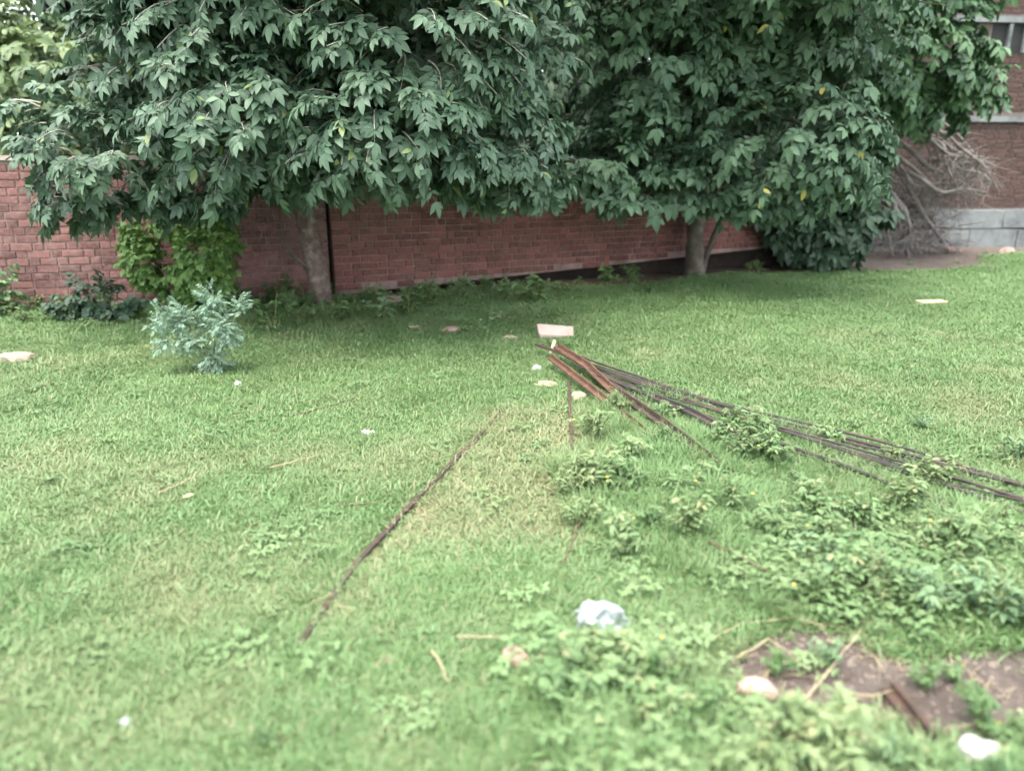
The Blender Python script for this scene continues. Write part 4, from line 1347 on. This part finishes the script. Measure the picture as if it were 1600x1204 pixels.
x, y, r = points(30000, 5, power=1.0)
jx = .3 * (fbm(x * 3, y * 3, 46) - .5)
inW = in_poly(x + jx, y + jx * .6, WEEDS) | in_poly(x + jx, y, NEARW)
wd = wall_dist(x, y)
strip = (wd > .12) & (wd < .95 + 1.0 * (fbm(x * 1.5, y * 1.5, 47) - .5)) & (x < .6)
pr = .015 + .13 * inW + .12 * in_poly(x, y, TALL) + .55 * strip
pr = np.where((soil_amount(x, y) > .5) & ~strip, .012, pr)
ok = (r.random(len(x)) < pr) & (wd > .12)
x, y, inW, strip = x[ok], y[ok], inW[ok], strip[ok]
P, rot = finish(x, y, r)
tt, dd = lawn_tint(x, y, r)
scl = r.uniform(.6, 1.25, len(x)) * np.where(inW, 1.25, .8) * np.where(strip, 1.2, 1)
scatter('ground_weeds', 'low leafy weeds with tiny yellow flowers', COVER, P, rot, scl, tt, dd * .5, 6)

x, y, r = points(9000, 7, power=1.2)
pr = .10 + .5 * in_poly(x, y, DRY) + .10 * in_poly(x, y, SOIL) + .25 * in_poly(x, y, DRY2)
ok = (r.random(len(x)) < pr) & (wall_dist(x, y) > .3)
x, y = x[ok], y[ok]
P, rot = finish(x, y, r)
scatter('dry_grass', 'dead straw mixed into the thin lawn', STRAW, P, rot, r.uniform(.5, 1.0, len(x)), np.full(len(x), .5), np.full(len(x), .5), 8)

# upright leafy weeds massed at the near corner and along the rods
UPR = [src(weed_geo(700 + i, k_), [M['ground_weed'], M['stem'], M['flower']]) for i, k_ in enumerate(('fine', 'fine', 'small', 'fine', 'fine', 'small', 'fine'))]
x, y, r = points(12000, 11, power=.8)
jx = .35 * (fbm(x * 3, y * 3, 56) - .5)
inW = in_poly(x + jx, y + jx * .6, WEEDS) | in_poly(x + jx, y + jx * .5, NEARW)
wd = wall_dist(x, y)
strip = (wd > .12) & (wd < .8 + 1.0 * (fbm(x * 1.5, y * 1.5, 57) - .5)) & (x < .6)
pr = .0004 + .40 * inW * np.clip(1.9 * fbm(x * 2.1, y * 2.1, 83) - .35, .1, 1) + .13 * in_poly(x, y, TALL) + .16 * strip + .004 * (y < 2.4)
pr = np.where((soil_amount(x, y) > .5) & ~strip, .012, pr)
ok = (r.random(len(x)) < pr) & (wd > .12)
x, y, strip = x[ok], y[ok], strip[ok]
P, rot = finish(x, y, r)
tt, dd = lawn_tint(x, y, r)
scl = (.06 + .20 * r.random(len(x)) ** 1.5) * (.7 + .8 * fbm(x * 2.4, y * 2.4, 81)) * np.where(strip, 1.25, 1)
scatter('undergrowth', 'mixed leafy upright weeds growing thickly near the bare soil', UPR, P, rot, scl, tt + r.normal(0, .15, len(x)), dd * .6, 12)

# fallen leaves
def litter_leaf(seed):
    r_ = random.Random(seed)
    mb = MB()
    V, F = [], []
    leaflet((0, 0, .035), (1, 0, r_.uniform(-.2, .3)), (r_.uniform(-.4, .4), r_.uniform(-.4, .4), 1), .075, .036, r_.uniform(-.3, .4), V, F)
    mb.add([tuple(q) for q in V], F, .5)
    return mb
M['fallen'] = foliage('fallen_leaf', (0.15, 0.20, 0.09), (0.25, 0.25, 0.14), 0.6, 0.2, inst=True, dry=(0.20, 0.13, 0.07))
FL = [src(litter_leaf(800 + i), [M['fallen']]) for i in range(4)]
x, y, r = points(900, 13, power=.9)
ok = (wall_dist(x, y) > .1) & (r.random(len(x)) < .45 + .5 * (wall_dist(x, y) < 2.5))
x, y = x[ok], y[ok]
P, rot = finish(x, y, r)
scatter('fallen_leaves', 'scattered fallen leaves lying on the grass', FL, P, rot, r.uniform(.25, .8, len(x)), r.random(len(x)), (r.random(len(x)) < .3) * 1.0, 14)

# small clods on the bare soil
x, y, r = points(22000, 9, power=.9)
sx_, sy_ = [q[0] for q in SOIL], [q[1] for q in SOIL]
x = np.concatenate([x, r.uniform(min(sx_), max(sx_), 1500)])
y = np.concatenate([y, r.uniform(min(sy_), max(sy_), 1500)])
ok = (soil_amount(x, y) > .6) & (wall_dist(x, y) > .1)
x, y = x[ok], y[ok]
P, rot = finish(x, y, r)
CL = []
for s in range(3):
    me = rock_mesh('clod', (.026, .023, .015), 900 + s, M['earth'], .2, 1)
    o = bpy.data.objects.new('clod_source', me); lib.objects.link(o); CL.append(o)
scatter('gravel', 'small clods and pebbles on the bare earth', CL, P, rot, r.uniform(.15, 1.12, len(x)) ** 2.4, np.full(len(x), .5), np.full(len(x), .5), 10)
